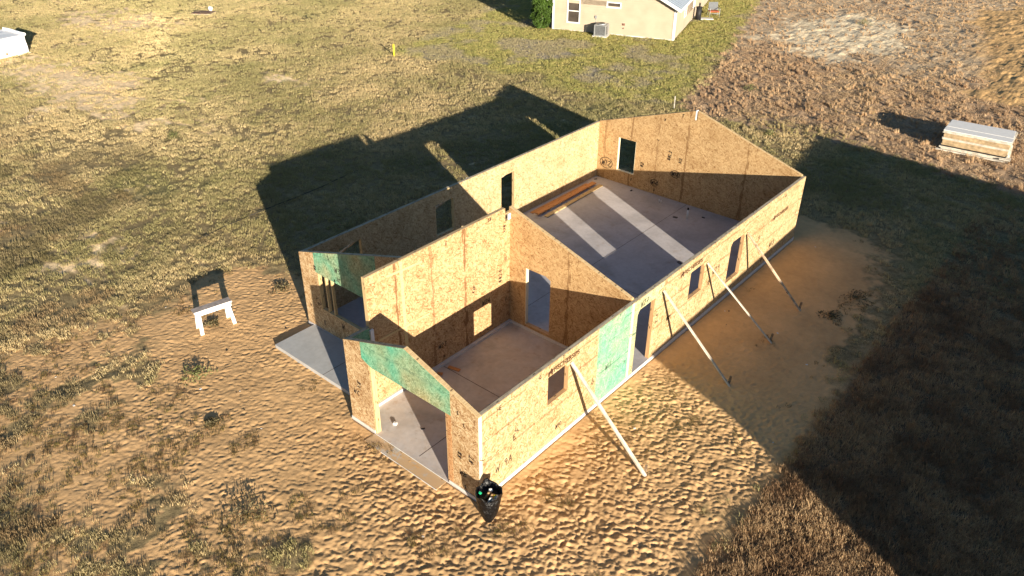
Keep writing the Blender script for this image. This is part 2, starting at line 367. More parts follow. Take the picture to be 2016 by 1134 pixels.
def footprints(gx, gy):
    """height field of trodden sand: many overlapping shallow prints with pushed up rims"""
    H = np.zeros((len(gx), len(gy)))
    x0, x1, y0, y1 = -14.5, 5.5, -8.0, 19.5
    n = 90000
    px = RNG.uniform(x0, x1, n); py = RNG.uniform(y0, y1, n)
    dens = fbm(px, py, .35, 5, 3)
    # calmer sand near the left front and inside the deep shade strip
    keep = RNG.uniform(0, 1, n) < np.clip(.40+1.5*(dens-.40), .18, 1.0)
    keep &= ~((px > -8.3) & (px < -.3) & (py > .6) & (py < 16.3))
    px, py = px[keep], py[keep]
    ang = RNG.normal(.45, 1.0, len(px)); ln = RNG.uniform(.045, .10, len(px)); wd = ln*RNG.uniform(.42, .7, len(px))
    dp = RNG.uniform(.004, .017, len(px))
    for i in range(len(px)):
        r = ln[i]*2.4
        a0, a1 = np.searchsorted(gx, (px[i]-r, px[i]+r)); b0, b1 = np.searchsorted(gy, (py[i]-r, py[i]+r))
        if a1-a0 < 2 or b1-b0 < 2: continue
        X = gx[a0:a1, None]-px[i]; Y = gy[None, b0:b1]-py[i]
        c, s = math.cos(ang[i]), math.sin(ang[i])
        q = ((X*c+Y*s)/ln[i])**2+((-X*s+Y*c)/wd[i])**2
        H[a0:a1, b0:b1] += dp[i]*(-np.exp(-q*q*.9)+.55*np.exp(-(np.sqrt(q)-1.55)**2*5))
    return H
def make_ground():
    st = .032
    gx = np.concatenate([-np.geomspace(700, 14.2, 60), np.arange(-14, 8, st), np.geomspace(8.1, 500, 50)])
    gx = np.concatenate([-np.geomspace(700, 60, 16)[:-1], np.linspace(-60, -14.1, 150), np.arange(-14, 7, st), np.linspace(7.1, 30, 60), np.geomspace(32, 500, 14)])
    gy = np.concatenate([-np.geomspace(400, 14, 14)[:-1], np.linspace(-14, -8.1, 25), np.arange(-8, 20, st), np.linspace(20.1, 75, 220), np.geomspace(77, 800, 18)])
    X, Y = np.meshgrid(gx, gy, indexing='ij')
    Z = zones(X, Y)
    soft = fbm(X, Y, .3, 21, 3)-.5
    H = np.full(X.shape, GZ)+soft*.05*sstep(6, 14, np.hypot(X+4, Y-8))
    foot = footprints(gx, gy)
    rip = (fbm(X*1.0+Y*.35, Y*1.0-X*.45, 2.6, 41, 3)-.5)
    strong = .42+.50*sstep(-6, 0, X)*sstep(10, 5, Y)
    strong = strong*(1-.45*sstep(5, 8, Y)*sstep(-1, 1, X))
    crz = 1-np.abs(2*fbm(X*.75+Y*.55, Y*1.35-X*.9, 3.9, 43, 3)-1)*3.2; crz = np.clip(crz, 0, 1)**2
    H += Z['sand']*(foot*strong+rip*.05*strong-crz*.026*strong)*(.8+.2*sstep(.0, .5, Z['sd']))
    H += (1-Z['sand'])*(fbm(X, Y, 1.9, 61, 4)-.5)*.07
    H += Z['field']*(fbm(X, Y, 1.8, 63, 4)-.5)*.15
    H += Z['mound']*(1.0+.9*(fbm(X, Y, .5, 65, 3)-.5))*sstep(0, 5, sdpoly(X, Y, MOUNDP))*.22
    # sand pushed a little against the walls, never above the slab
    inside = (X > -2*W-.02) & (X < .02) & (Y > -.02) & (Y < LEN+.02) & ~((X < -W-.0) & (Y < Y1))
    H = np.where(inside, -.12, H)
    ring = sstep(.45, .0, -sdpoly(X, Y, [(-2*W,Y1),(-W,Y1),(-W,0),(0,0),(0,LEN),(-2*W,LEN)]))*(~inside)
    H = H*(1-ring*.75)+ring*.75*(-.005)*1.0
    H = np.where(ring > 0, np.minimum(H, .05), H)
    pin = (X > -2*W+.2) & (X < -W) & (Y > .62) & (Y < Y1+.01); H = np.where(pin, np.minimum(H, -.04), H)
    col_ = ground_color(X, Y, Z)
    nx, ny = X.shape
    me = bpy.data.meshes.new('ground')
    co = np.stack([X, Y, H], -1).reshape(-1, 3).astype(np.float32)
    idx = np.arange(nx*ny).reshape(nx, ny)
    q = np.stack([idx[:-1, :-1], idx[1:, :-1], idx[1:, 1:], idx[:-1, 1:]], -1).reshape(-1, 4)
    me.vertices.add(len(co)); me.vertices.foreach_set('co', co.ravel())
    me.loops.add(q.size); me.loops.foreach_set('vertex_index', q.ravel().astype(np.int32))
    me.polygons.add(len(q)); me.polygons.foreach_set('loop_start', (np.arange(len(q))*4).astype(np.int32))
    me.polygons.foreach_set('use_smooth', np.ones(len(q), bool))
    me.update(calc_edges=True)
    a = me.color_attributes.new('soil', 'FLOAT_COLOR', 'POINT')
    rgba = np.concatenate([col_.reshape(-1, 3), Z['sand'].reshape(-1, 1)], 1).astype(np.float32); a.data.foreach_set('color', rgba.ravel())
    m, nt, b = new_mat('ground_soil', .95, .1)
    at = N(nt, 'ShaderNodeAttribute', attribute_name='soil', attribute_type='GEOMETRY')
    tc = N(nt, 'ShaderNodeTexCoord')
    n1 = N(nt, 'ShaderNodeTexNoise', i_Scale=5.0, i_Detail=7.0, i_Roughness=.7); nt.links.new(tc.outputs['Object'], n1.inputs[0])
    n2 = N(nt, 'ShaderNodeTexNoise', i_Scale=26.0, i_Detail=4.0, i_Roughness=.7); nt.links.new(tc.outputs['Object'], n2.inputs[0])
    g = mixc(nt, 1.0, at.outputs['Color'], ramp(nt, n1.outputs[0], [(.3, (.55,.55,.55)), (.5, (1,1,1)), (.7, (1.4,1.4,1.35))]), 'MULTIPLY')
    g = mixc(nt, 1.0, g, ramp(nt, n2.outputs[0], [(.3, (.6,.6,.6)), (.7, (1.35,1.35,1.35))]), 'MULTIPLY')
    s = mixc(nt, 1.0, at.outputs['Color'], ramp(nt, n1.outputs[0], [(.3, (.90,.88,.86)), (.7, (1.08,1.08,1.08))]), 'MULTIPLY')
    sn = N(nt, 'ShaderNodeTexNoise', i_Scale=60.0, i_Detail=2.0); nt.links.new(tc.outputs['Object'], sn.inputs[0])
    s = mixc(nt, ramp(nt, sn.outputs[0], [(.70, (0,0,0)), (.78, (.5,.5,.5))]), s, (.12, .08, .05))
    nt.links.new(mixc(nt, at.outputs['Alpha'], g, s), b.inputs['Base Color'])
    bump(nt, b, mth(nt, 'ADD', n1.outputs[0], mth(nt, 'MULTIPLY', n2.outputs[0], .5)), .35, .03)
    o = link('ground', me, m); tag(o, kind='structure')
    return gx, gy, H
GX, GY, GH = make_ground()
def gh(x, y):
    i = np.clip(np.searchsorted(GX, x)-1, 0, len(GX)-2); j = np.clip(np.searchsorted(GY, y)-1, 0, len(GY)-2)
    tx = np.clip((x-GX[i])/(GX[i+1]-GX[i]), 0, 1); ty = np.clip((y-GY[j])/(GY[j+1]-GY[j]), 0, 1)
    return (GH[i,j]*(1-tx)+GH[i+1,j]*tx)*(1-ty)+(GH[i,j+1]*(1-tx)+GH[i+1,j+1]*tx)*ty
def ghf(x, y): return float(gh(np.array([x]), np.array([y]))[0])
# ------------------------------------------------------------------ the shell house
ZB = .10
house = empty('house_shell', (0, 0, 0))
tag(house, 'roofless house shell of bare and green chipboard panels on a slab in trodden sand', 'unfinished house')
def PX(x, n=-1):   # wall in plane x, running along y; thickness towards n
    return lambda u, z, d: Vector((x+n*d, u, z))
def PY(y, n=1):
    return lambda u, z, d: Vector((u, y+n*d, z))
def wall(name, P, outer, holes, t, mats, label=None):
    o = MB().poly(P, outer, holes, 0, t).build(name, mats, house)
    if label: o['label'] = label
    return o
def plate(parent, P, segs, t, mat, name='top_plate', ins=.013, up=.004, th=.03):
    """lumber plate let in along the wall top; segs: list of ((u,z),(u,z))"""
    mb = MB()
    for (u0, z0), (u1, z1) in segs:
        l = math.dist((u0,z0),(u1,z1)); du, dz = (u1-u0)/l, (z1-z0)/l; nu, nz = -dz, du
        if nz < 0: nu, nz = -nu, -nz
        q = [(u0+du*.004, z0+dz*.004), (u1-du*.004, z1-dz*.004)]
        pts = [(q[0][0]-nu*th, q[0][1]-nz*th), (q[1][0]-nu*th, q[1][1]-nz*th), (q[1][0]+nu*up, q[1][1]+nz*up), (q[0][0]+nu*up, q[0][1]+nz*up)]
        mb.poly(P, pts, [], ins, t-ins, (0,0,0))
        for f in mb.bm.faces:
            pass
    o = mb.build(name, mat, parent)
    # UV along the run
    me = o.data; uvl = me.uv_layers[0].data
    for p in me.polygons:
        for li in p.loop_indices:
            v = me.vertices[me.loops[li].vertex_index].co
            uvl[li].uv = (v.y+v.x, v.x*.999-v.y*.0+v.z*.3) if abs(p.normal.z) > .3 else (v.y+v.x, v.z)
    return o
def sheet(parent, P, outer, holes, mat, name, d0=-.004, d1=.0005, label=None):
    o = MB().poly(P, outer, holes, d0, d1, (0,0,0)).build(name, mat, parent)
    if label: o['label'] = label
    return o
def window_lining(parent, P, u0, u1, z0, z1, t, name='window_frame', sill=True, mat=None, jamb=None, ch=0):
    """thin lumber lining on the reveals of an opening"""
    mb = MB(); k = .022
    if sill: mb.poly(P, rect(u0+.001, u1-.001, z0+.001, z0+k), [], .002, t-.002, (0,0,0))
    mb.poly(P, rect(u1-k, u1-.001, z0+k+.001, z1-.001), [], .002, t-.002, (0,0,0))
    mb.poly(P, rect(u0+.001, u0+k, z0+k+.001, z1-.001-ch), [], .002, t-.002, (0,0,0))
    return mb.build(name, mat or JAMB, parent)
def chole(u0, u1, z0, z1, ch=.07, side='lo'):
    if side == 'lo': return [(u0,z0),(u1,z0),(u1,z1),(u0+ch,z1),(u0,z1-ch*1.3)]
    return [(u0,z0),(u1,z0),(u1,z1-ch),(u1-ch*2.2,z1),(u0,z1)]

# slab
mb = MB()
mb.box((-2*W-.012, Y1-.012, -.30), (-W-.05, LEN+.012, .098))
mb.box((-W-.049, YC+.002, -.30), (.012, LEN+.012, .098))
slab = mb.build('concrete_slab', SLAB, house)
mb = MB(); mb.box((-W-.048, -.012, -.30), (.012, YC+.001, .02)); gs = mb.build('garage_slab', SLABG, house); gs['label'] = 'lower garage slab with saw cut joints'
mb = MB()
mb.box((-W-.0475, Y1+.05, .0205), (-W+.20, YC, .0985)); mb.box((-W-.0475, .12, .0205), (-W+.17, Y1+.049, .0982))
mb.box((-W+.201, YC-.035, .0205), (-.13, YC+.0015, .0980))
mb.box((-.15, .14, .0205), (.0135, YC-.036, .0975)); mb.box((-W-.0135, -.0155, .0208), (-3.47, .119, .0976)); mb.box((-.93, -.0155, .0208), (.0155, .139, .0976))
mb.build('stem_curb', SLABE, house)
mb = MB()
for a, b_ in (((.0125, YC, -.06), (.02, LEN+.013, .0975)), ((.0125, 0, -.06), (.0195, YC-.001, .0974)), ((-2*W-.02, LEN+.0125, -.06), (.02, LEN+.02, .0976)), ((-2*W-.02, Y1, -.06), (-2*W-.0125, LEN+.012, .0976))):
    mb.box(a, b_)
e = mb.build('slab_edge', SLABE, house); e['label'] = 'pale concrete edge of the slab below the walls'
mb = MB(); mb.box((-2.075, .13, .0205), (-2.06, YC-.04, .0225)); mb.box((-W+.21, 3.02, .0206), (-2.078, 3.035, .0226)); mb.box((-2.058, 3.02, .0206), (-.16, 3.035, .0226)); mb.build('slab_joint', JOINT, gs)
mb = MB(); mb.box((-4.262, YC+.12, .0985), (-4.25, LEN-.12, .1003)); mb.box((-8.5, 9.62, .0986), (-4.264, 9.632, .1004)); mb.box((-4.248, 9.62, .0986), (-.12, 9.632, .1004)); mb.build('slab_joint', JOINT, slab)
mb = MB(); mb.box((-8.42, .55, -.20), (-W-.016, Y1-.014, .08)); porch = mb.build('porch_slab', SLABP, house); porch['label'] = 'smooth grey porch slab beside the garage'
mb = MB(); mb.box((-6.27, .552, .0795), (-6.255, Y1-.015, .0812)); mb.build('slab_joint', JOINT, porch)
mb = MB(); mb.box((-3.5, -.34, -.10), (-1.02, -.0165, -.008)); mb.box((-3.46, -.016, .0), (-.935, .012, .0185)); mb.build('garage_apron', APRON, house)
mb = MB()
mb.box((-3.46, -.019, .0), (-.94, -.0125, .021)); mb.box((-2.9, -.349, -.03), (-1.02, -.341, -.004)); mb.build('apron_edge', SLABE, house)

# right side wall (plane x=0, outer face to +x)
P0 = PX(0, -1)
win1 = (2.33, 3.15, 1.27, 2.11); door1 = (6.10, 6.96, .0985, 2.08); win2 = (8.84, 9.70, 1.08, 2.02); win3 = (11.30, 12.24, .52, 1.98)
holes = [rect(*win1), chole(*win2, .05), chole(*win3, .11)]
# door opening cuts the bottom edge
outer = [(T+.001,ZB),(door1[0],ZB),(door1[0],door1[3]-.12),(door1[0]+.09,door1[3]),(door1[1],door1[3]),(door1[1],ZB),(LEN,ZB),(LEN,HE),(T+.001,HE)]
rw = wall('side_wall', P0, outer, holes, T, (OSB_EXT, OSB_GABLE, JAMB), 'long sunlit side wall with three windows, a door and green panels')
plate(rw, P0, [((T+.001,HE),(LEN,HE))], T, PLATE)
for k_, wv in enumerate((win1, win2, win3)): window_lining(rw, P0, *wv, T, ch=(0, .07, .15)[k_])
mb = MB(); mb.poly(P0, rect(door1[1]-.02, door1[1]-.001, ZB+.001, door1[3]-.001), [], .002, T-.002, (0,0,0)); mb.build('door_frame', JAMB, rw)
sheet(rw, P0, rect(4.33, 5.79, ZB+.004, HE-.003), [], OSB_GREEN, 'green_panel', label='bright green tinted wall panel')
gd = [(5.91,ZB+.004),(door1[0]-.002,ZB+.004),(door1[0]-.002,door1[3]-.121),(door1[0]+.089,door1[3]+.002),(door1[1]+.002,door1[3]+.002),(door1[1]+.002,door1[3]-.35),(7.22,door1[3]-.42),(7.38,HE-.003),(5.91,HE-.003)]
sheet(rw, P0, gd, [], OSB_GREENP, 'green_panel', label='pale green panel around the doorway')
sheet(rw, P0, rect(5.795, 5.905, ZB+.002, HE-.002), [], CREAM, 'exposed_stud', -.006)
sheet(rw, P0, rect(.002, .105, ZB+.002, HE-.002), [], CREAM, 'corner_post', -.006)

# garage front gable wall (plane y=0, outer face to -y)
PF = PY(0, 1)
gop = (-3.47, -.92, .0, 2.06)
outer = [(-W,ZB),(gop[0],ZB),(gop[0],gop[3]+.06),(gop[0]+.1,gop[3]),(gop[1],gop[3]),(gop[1],ZB),(-.0015,ZB),(-.0015,HE),(-W/2,HG),(-W,HE)]
gf = wall('garage_front_wall', PF, outer, [], T, (OSB_FRONT, OSB_PALE, LUMBER), 'gabled garage front with a wide opening under a green header')
plate(gf, PF, [((-W,HE),(-W/2,HG))], T, PLATE); plate(gf, PF, [((-W/2,HG),(-.0015,HE))], T, PLATE_WARM)
gt = lambda u: HE+(HG-HE)*(1-abs(u+W/2)/(W/2))-.004
sheet(gf, PF, [(-3.70,2.20),(-3.47,2.10),(-3.36,2.062),(-.80,2.062),(-.80,gt(-.80)),(-W/2,gt(-W/2)),(-3.70,gt(-3.70))], [], OSB_GREENV, 'green_header', label='green tinted header panel over the garage opening')
mb = MB(); mb.poly(PF, rect(gop[0]+.001, gop[0]+.045, .022, gop[3]), [], .003, T+.03, (0,0,0)); mb.build('opening_jamb', LUMBER, gf)
mb = MB(); mb.poly(PF, rect(gop[1]-.045, gop[1]-.001, .022, gop[3]), [], .003, T-.003, (0,0,0)); mb.build('opening_jamb', JAMB, gf)
sheet(gf, PF, rect(-.925, -.80, ZB+.003, 2.058), [], osb('osb_reddish', (.44,.22,.09), (.2,.08,.03), (.55,.33,.16), True, seams=0, seed=22), 'reddish_strip', -.0035)

# small garage side wall (x=-W, y 0..Y2)
PL = PX(-W, 1)
gw = wall('garage_side_wall', PL, rect(T+.001, Y2, ZB, HE), [], T, (OSB_FRONT, OSB_GREENV, LUMBER))
plate(gw, PL, [((T+.001,HE),(Y2,HE))], T, PLATE)
# ridge wall
rg = wall('ridge_wall', PL, [(Y2+.001,ZB),(YC-.002,ZB),(YC-.002,3.42),(YC-.2,3.42),(YC-.2,HR),(Y2+.001,HR)], [], T, (OSB_INT, OSB_INT, LUMBER), 'tall flat topped wall rising under the future ridge, its upper part sunlit')
plate(rg, PL, [((Y2,HR),(YC-.2,HR))], T, PLATE_WARM)
PR = PX(-W+T, -1)
sheet(rg, PR, rect(1.80, 1.90, ZB+.02, HR-.02), [], LEDGER, 'stud_strip', -.0035)
for (u0, z0, u1, z1) in ((1.36, 3.58, 2.55, 3.50), (.98, 1.93, 2.70, 1.88)):
    lb = MB(); lb.poly(PR, [(u0,z0-.025),(u1,z1-.025),(u1,z1+.035),(u0,z0+.035)], [], -.012, .0005, (0,0,0)); lb.build('ledger_strip', LEDGER, rg)
mb = MB(); mb.box((-W-.003, Y2-.002, HE+.004), (-W+T-.01, Y2+.0005, HR-.002)); mb.build('end_stud', LUMBER, rg)
mb = MB(); mb.box((-W+T+.002, Y2-.02, 1.92), (-W+T+.05, Y2+.08, 2.38)); mb.build('foam_block', FOAM, rg)

# cross wall (partition) y=YC
PC = PY(YC, 1); cd = (-3.62, -2.73, ZB+.07, 2.08)
zt = lambda u: HE+(HR-HE)*(1-abs(u+W)/W)
cw = wall('partition_wall', PC, [(-W+T*.5+.03,ZB+.002),(-T-.001,ZB+.002),(-T-.001,zt(-T)),(-W+T*.5+.03,zt(-W+T*.5+.03))], [chole(*cd, .08, 'hi')], T, (OSB_GABLE, OSB_GABLE, LUMBER), 'sloping partition wall with a doorway between garage and back room')
plate(cw, PC, [((-W+T*.5+.03,zt(-W+T*.5+.03)),(-T-.001,zt(-T)))], T, PLATE_WARM)
mb = MB(); mb.poly(PC, rect(cd[0]+.001, cd[0]+.02, cd[2]+.03, cd[3]-.001), [], .002, T-.002, (0,0,0)); mb.build('door_frame', CREAM, cw)
mb = MB(); mb.poly(PC, rect(cd[0]+.001, cd[1]-.001, cd[2]+.001, cd[2]+.028), [], .002, T-.002, (0,0,0)); mb.build('threshold', JAMB, cw)

# porch front wall y=Y1, x -2W..-W
PP = PY(Y1, 1)
pw = (-7.92, -5.0, .82, 2.02)
zt2 = lambda u: HE+(HR-HE)*(1-abs(u+W)/W)
gp = wall('porch_front_wall', PP, [(-2*W,ZB),(-W-.001,ZB),(-W-.001,HR-.003),(-2*W,HE)], [rect(*pw)], T, (OSB_FRONT, OSB_GABLE, JAMB), 'porch side front wall with a wide window under a green header')
plate(gp, PP, [((-2*W,HE),(-W-.001,HR-.003))], T, PLATE)
sheet(gp, PP, [(-7.98,2.06),(-7.85,2.022),(-5.3,2.022),(-5.3,zt2(-5.3)-.005),(-7.98,zt2(-7.98)-.005)], [], OSB_GREENV, 'green_header', label='green tinted header panel over the porch window')
mb = MB(); mb.poly(PP, rect(pw[0]+.001, pw[0]+.04, pw[2]+.03, pw[3]-.001), [], .002, T-.002, (0,0,0)); mb.poly(PP, rect(pw[0]+.001, pw[1]-.001, pw[2]+.001, pw[2]+.028), [], .002, T-.002, (0,0,0)); mb.build('window_frame', LUMBER, gp)
for u in (-7.62, -7.36): 
    mb = MB(); mb.poly(PP, rect(u, u+.045, pw[2]+.03, pw[3]-.001), [], .02, T-.01, (0,0,0)); mb.build('stud', LUMBER, gp)
for u in (-7.98, -7.06, -5.8): pass

# left side wall x=-2W (outer face to -x), only inner face seen
PW = PX(-2*W+T, -1)      # d=0 is the inner face
lA = (3.20, 4.08, .95, 2.03); lB = (7.20, 8.08, .85, 2.02); lC = (10.48, 11.25, .42, 1.98)
lw = wall('side_wall', PW, rect(Y1+T+.001, LEN-.001, ZB, HE), [rect(*lA), rect(*lB), rect(*lC)], T, (OSB_PALE, OSB_EXT, JAMB), 'far side wall with three window openings')
plate(lw, PW, [((Y1+T+.001,HE),(LEN-.001,HE))], T, PLATE)
for wv in (lA, lB, lC): window_lining(lw, PW, *wv, T, mat=LUMBER)

# back gable wall y=LEN (inner face seen), notched for the ridge beam
PB = PY(LEN-T, 1)
bw = (-7.60, -6.76, .62, 2.02)
bwall = wall('gable_wall', PB, [(-2*W+T+.001,ZB),(-T-.001,ZB),(-T-.001,zt(-T)),(-W+.05,zt(-W+.05)),(-W+.05,3.47),(-W-.04,3.47),(-W-.04,zt2(-W-.04)),(-2*W+T+.001,zt2(-2*W+T))], [rect(*bw)], T, (OSB_GABLE, OSB_EXT, LUMBER), 'back gable wall with one window and a beam notch at its peak')
plate(bwall, PB, [((-2*W+T+.001,zt2(-2*W+T)),(-W-.04,zt2(-W-.04)))], T, PLATE_WARM); plate(bwall, PB, [((-W+.05,zt(-W+.05)),(-T-.001,zt(-T)))], T, PLATE_WARM)
window_lining(bwall, PB, *bw, T, mat=CREAM)
mb = MB(); mb.poly(PB, [(-W-.042,3.468),(-W-.005,3.468),(-W-.005,HR+.0),(-W-.042,HR+.0)], [], -.004, T+.002, (0,0,0)); mb.build('foam_block', FOAM, bwall)
mb = MB(); mb.box((-W+T+.002, YC-.10, 3.45), (-W+T+.03, YC-.003, 3.62)); mb.build('foam_block', FOAM, rg)

# ------------------------------------------------------------------ writing
G_ = {'W': [[(0,1),(.22,0),(.5,.75),(.78,0),(1,1)]], 'w': [[(0,.6),(.2,.05),(.45,.5),(.7,.05),(.9,.7)]],
 '0': [[(.5,1),(.1,.7),(.1,.3),(.5,0),(.9,.3),(.9,.7),(.5,1)]], '1': [[(.5,1),(.45,0)]], '2': [[(.1,.8),(.5,1),(.85,.75),(.1,0),(.9,.05)]],
 '3': [[(.1,.95),(.8,.9),(.4,.55),(.85,.3),(.5,0),(.1,.1)]], '4': [[(.7,0),(.7,1),(.1,.35),(.95,.35)]], '6': [[(.8,1),(.3,.7),(.1,.3),(.5,0),(.85,.3),(.5,.5),(.15,.3)]],
 '7': [[(.1,.95),(.85,1),(.4,0)],[(.2,.45),(.8,.5)]], '8': [[(.5,.5),(.15,.8),(.5,1),(.85,.8),(.5,.5),(.1,.25),(.5,0),(.9,.25),(.5,.5)]],
 '9': [[(.85,.7),(.5,.5),(.15,.75),(.5,1),(.85,.75),(.8,0)]], 'A': [[(0,0),(.5,1),(.95,0)],[(.2,.4),(.8,.4)]],
 'B': [[(.1,0),(.15,1),(.8,.8),(.15,.52),(.9,.25),(.1,0)]], 'E': [[(.85,1),(.1,1),(.1,0),(.9,0)],[(.1,.5),(.7,.52)]],
 'F': [[(.9,1),(.1,1),(.1,0)],[(.1,.5),(.7,.5)]], 'T': [[(0,1),(1,1)],[(.5,1),(.45,0)]], 'C': [[(.9,.85),(.5,1),(.1,.6),(.15,.2),(.6,0),(.95,.15)]],
 'L': [[(.1,1),(.1,0),(.8,0)]], 'O': [[(.5+.5*math.cos(a*.4488), .5+.5*math.sin(a*.4488)) for a in range(15)]],
 '#': [[(0,.2),(1,.9)],[(.1,.9),(.9,.1)],[(.5,0),(.5,1)],[(.2,.5),(.95,.4)]], '-': [[(.1,.5),(.9,.5)]], 'x': [[(.1,.1),(.9,.9)],[(.1,.9),(.9,.1)]], ' ': []}
def scribble(parent, txt, org, X, Y, h, wd=.022, slant=.12, rot=0, circle=False, ink=None, name='marker_writing', adv=.72):
    mb = MB(); X = Vector(X); Y = Vector(Y); Nn = X.cross(Y); o = Vector(org)+Nn*.0065
    if rot: c, s = math.cos(R(rot)), math.sin(R(rot)); X, Y = X*c+Y*s, Y*c-X*s
    rnd = random.Random(txt+str(org)); k = 0
    def seg(a, b, w2):
        d = (b-a); L = d.length
        if L < 1e-4: return
        d.normalize(); s = Nn.cross(d)*w2*.5; a = a-d*w2*.3; b = b+d*w2*.3; nonlocal k
        z = Nn*(.0002*(k % 7)); k += 1
        vs = [mb.bm.verts.new(v) for v in (a-s+z, b-s+z, b+s+z, a+s+z, a-s-Nn*.002, b-s-Nn*.002, b+s-Nn*.002, a+s-Nn*.002)]
        mb.bm.faces.new(vs[:4]); 
        for i in range(4): mb.bm.faces.new((vs[i], vs[(i+1)%4], vs[4+(i+1)%4], vs[4+i]))
    u = 0
    for ch in txt:
        g = G_.get(ch, []); cw_ = h*(.62 if ch not in '1 ' else .3)
        for st in g:
            pts = [o+X*(u+(p[0]+rnd.uniform(-.03,.03))*cw_+p[1]*h*slant)+Y*((p[1]+rnd.uniform(-.03,.03))*h) for p in st]
            for a, b in zip(pts, pts[1:]): seg(a, b, wd)
        u += cw_+h*.16
    if circle:
        cx, cy = u*.47, h*.5
        pts = [o+X*(cx+(u*.62+rnd.uniform(-.01,.01))*math.cos(t))+Y*(cy+h*.95*math.sin(t)) for t in [i*2*math.pi/22+.5 for i in range(24)]]
        for a, b in zip(pts, pts[1:]): seg(a, b, wd*.9)
    return mb.build(name, ink or INK, parent, recalc=False)
def font(parent, txt, org, X, Y, size, width, ink):
    cu = bpy.data.curves.new('printed_lettering', 'FONT'); cu.body = txt; cu.size = size; cu.extrude = .001; cu.offset = size*.022
    X = Vector(X); Y = Vector(Y)
    o = bpy.data.objects.new('printed_lettering', cu); col.objects.link(o)
    bpy.context.view_layer.update()
    sx = width/max(o.dimensions.x, .01)
    M = Matrix((X*sx, Y, X.cross(Y))).transposed().to_4x4(); M.translation = Vector(org)+X.cross(Y)*.004
    me = bpy.data.meshes.new_from_object(o.evaluated_get(bpy.context.evaluated_depsgraph_get())); bpy.data.objects.remove(o)
    me.name = 'printed_lettering'; q = link('printed_lettering', me, ink, parent); me.transform(M)
    while len(me.materials) > 1: me.materials.pop(index=0)
    return q
XR, ZU, XF = (0,1,0), (0,0,1), (1,0,0)
def fish(y0, z, wdt):
    font(rw, 'FISCHERSIPS', (0, y0, z), XR, ZU, .175, wdt, INKB)
    mb = MB()                                     # the small dark emblem in front of the name
    body = [(-.20,-.05),(-.16,-.06),(-.15,.01),(-.09,.00),(-.08,-.05),(-.04,-.05),(-.04,.03),(-.01,.06),(-.03,.10),(-.07,.09),(-.08,.14),(-.12,.12),(-.13,.08),(-.18,.07),(-.21,.02)]
    mb.poly(P0, [(y0+a, z+.02+b) for a, b in body], [], -.0065, -.0045, (0,0,0)); mb.build('printed_emblem', INKB, rw)
fish(2.55, 2.165, .98); fish(8.45, 2.135, 1.0); fish(14.52, 1.62, 1.0)
for txt, y, z, h, rot in (('W', .52, .50, .20, 0), ('9A', .80, .50, .20, 0), ('-E', .58, 2.24, .10, 0), ('E', 1.13, 1.06, .15, 12), ('F', 1.32, 1.22, .15, 70), ('F', .15, 1.15, .16, 60),
                          ('-E', 1.95, 2.27, .09, 0), ('W10', 2.70, .35, .12, 0), ('T', 2.88, 2.36, .07, 0), ('xF', 4.20, .80, .12, 60), ('W11', 4.72, .95, .17, 0), ('W27', 6.20, 2.14, .17, 0),
                          ('W21', 7.70, .97, .13, 0), ('E', 7.18, 1.2, .11, 80), ('E', 7.18, 1.42, .11, 80), ('W29', 10.25, 1.33, .20, 0), ('xE', 10.12, 1.05, .11, 70), ('-F', 13.42, 1.18, .14, 60),
                          ('W18', 14.42, .55, .20, 0), ('E', 16.30, 1.1, .14, 0), ('-x', 15.0, 2.2, .09, 0), ('12', 5.88, 1.40, .09, 85), ('17', 5.70, .65, .09, 85), ('T', 5.2, 2.34, .07, 0), ('#', 13.9, .22, .12, 0), ('-', 10.6, .45, .10, 10)):
    scribble(rw, txt, (0, y, z), XR, ZU, h, wd=.015, rot=rot)
for txt, x, z, h, rot in (('WC', -4.16, .95, .15, -8), ('x#', -3.86, 1.15, .16, 80), ('L', -.42, 1.98, .09, 0), ('##', -.52, .52+.45, .13, 80), ('#T', -.16, 1.02, .15, 80), ('WB', -.60, .52, .15, -6), ('E', -.42, .16, .09, 30), ('E', -.60, 2.22, .08, 10)):
    scribble(gf, txt, (x, 0, z), XF, ZU, h, wd=.015, rot=rot)
for txt, x, z, h, rot in (('W3', -7.06, 2.38, .17, 0), ('L2', -8.14, 1.12, .17, -60), ('3', -7.30, 2.68, .10, 20), ('2E', -7.02, 2.14, .11, -10), ('#5', -7.15, 2.05, .09, -5), ('E', -7.88, .32, .14, 0), ('W', -7.05, .55, .16, -6), ('x', -8.45, .72, .09, 0), ('##', -7.93, 2.1, .10, 85)):
    scribble(gp, txt, (x, Y1-.004, z), XF, ZU, h, wd=.015, rot=rot)
XRD = -W+T
for txt, y, z, h, rot in (('W24', 4.72, 1.13, .15, 0), ('W23', 2.95, .58, .14, 0), ('xxF', 4.42, 1.70, .11, 75), ('##24', 5.56, 1.55, .14, 88), ('CB', 5.0, 3.68, .10, 0), ('E', 3.38, 3.62, .09, 0), ('2L', 5.78, 2.2, .09, 90), ('xx#', 5.72, 3.1, .10, 88), ('x', 3.12, .22, .08, 0), ('F', 5.72, .82, .12, 0)):
    scribble(rg, txt, (XRD, y, z), XR, ZU, h, wd=.015, rot=rot)
YG = LEN-T
scribble(bwall, 'W12', (-8.33, YG, .68), XF, ZU, .24, wd=.026, circle=True)
scribble(bwall, 'W18', (-5.06, YG, 1.10), XF, ZU, .15, wd=.024, circle=True)
scribble(bwall, 'W16', (-5.92, YG, .50), XF, ZU, .14, wd=.024, circle=True)
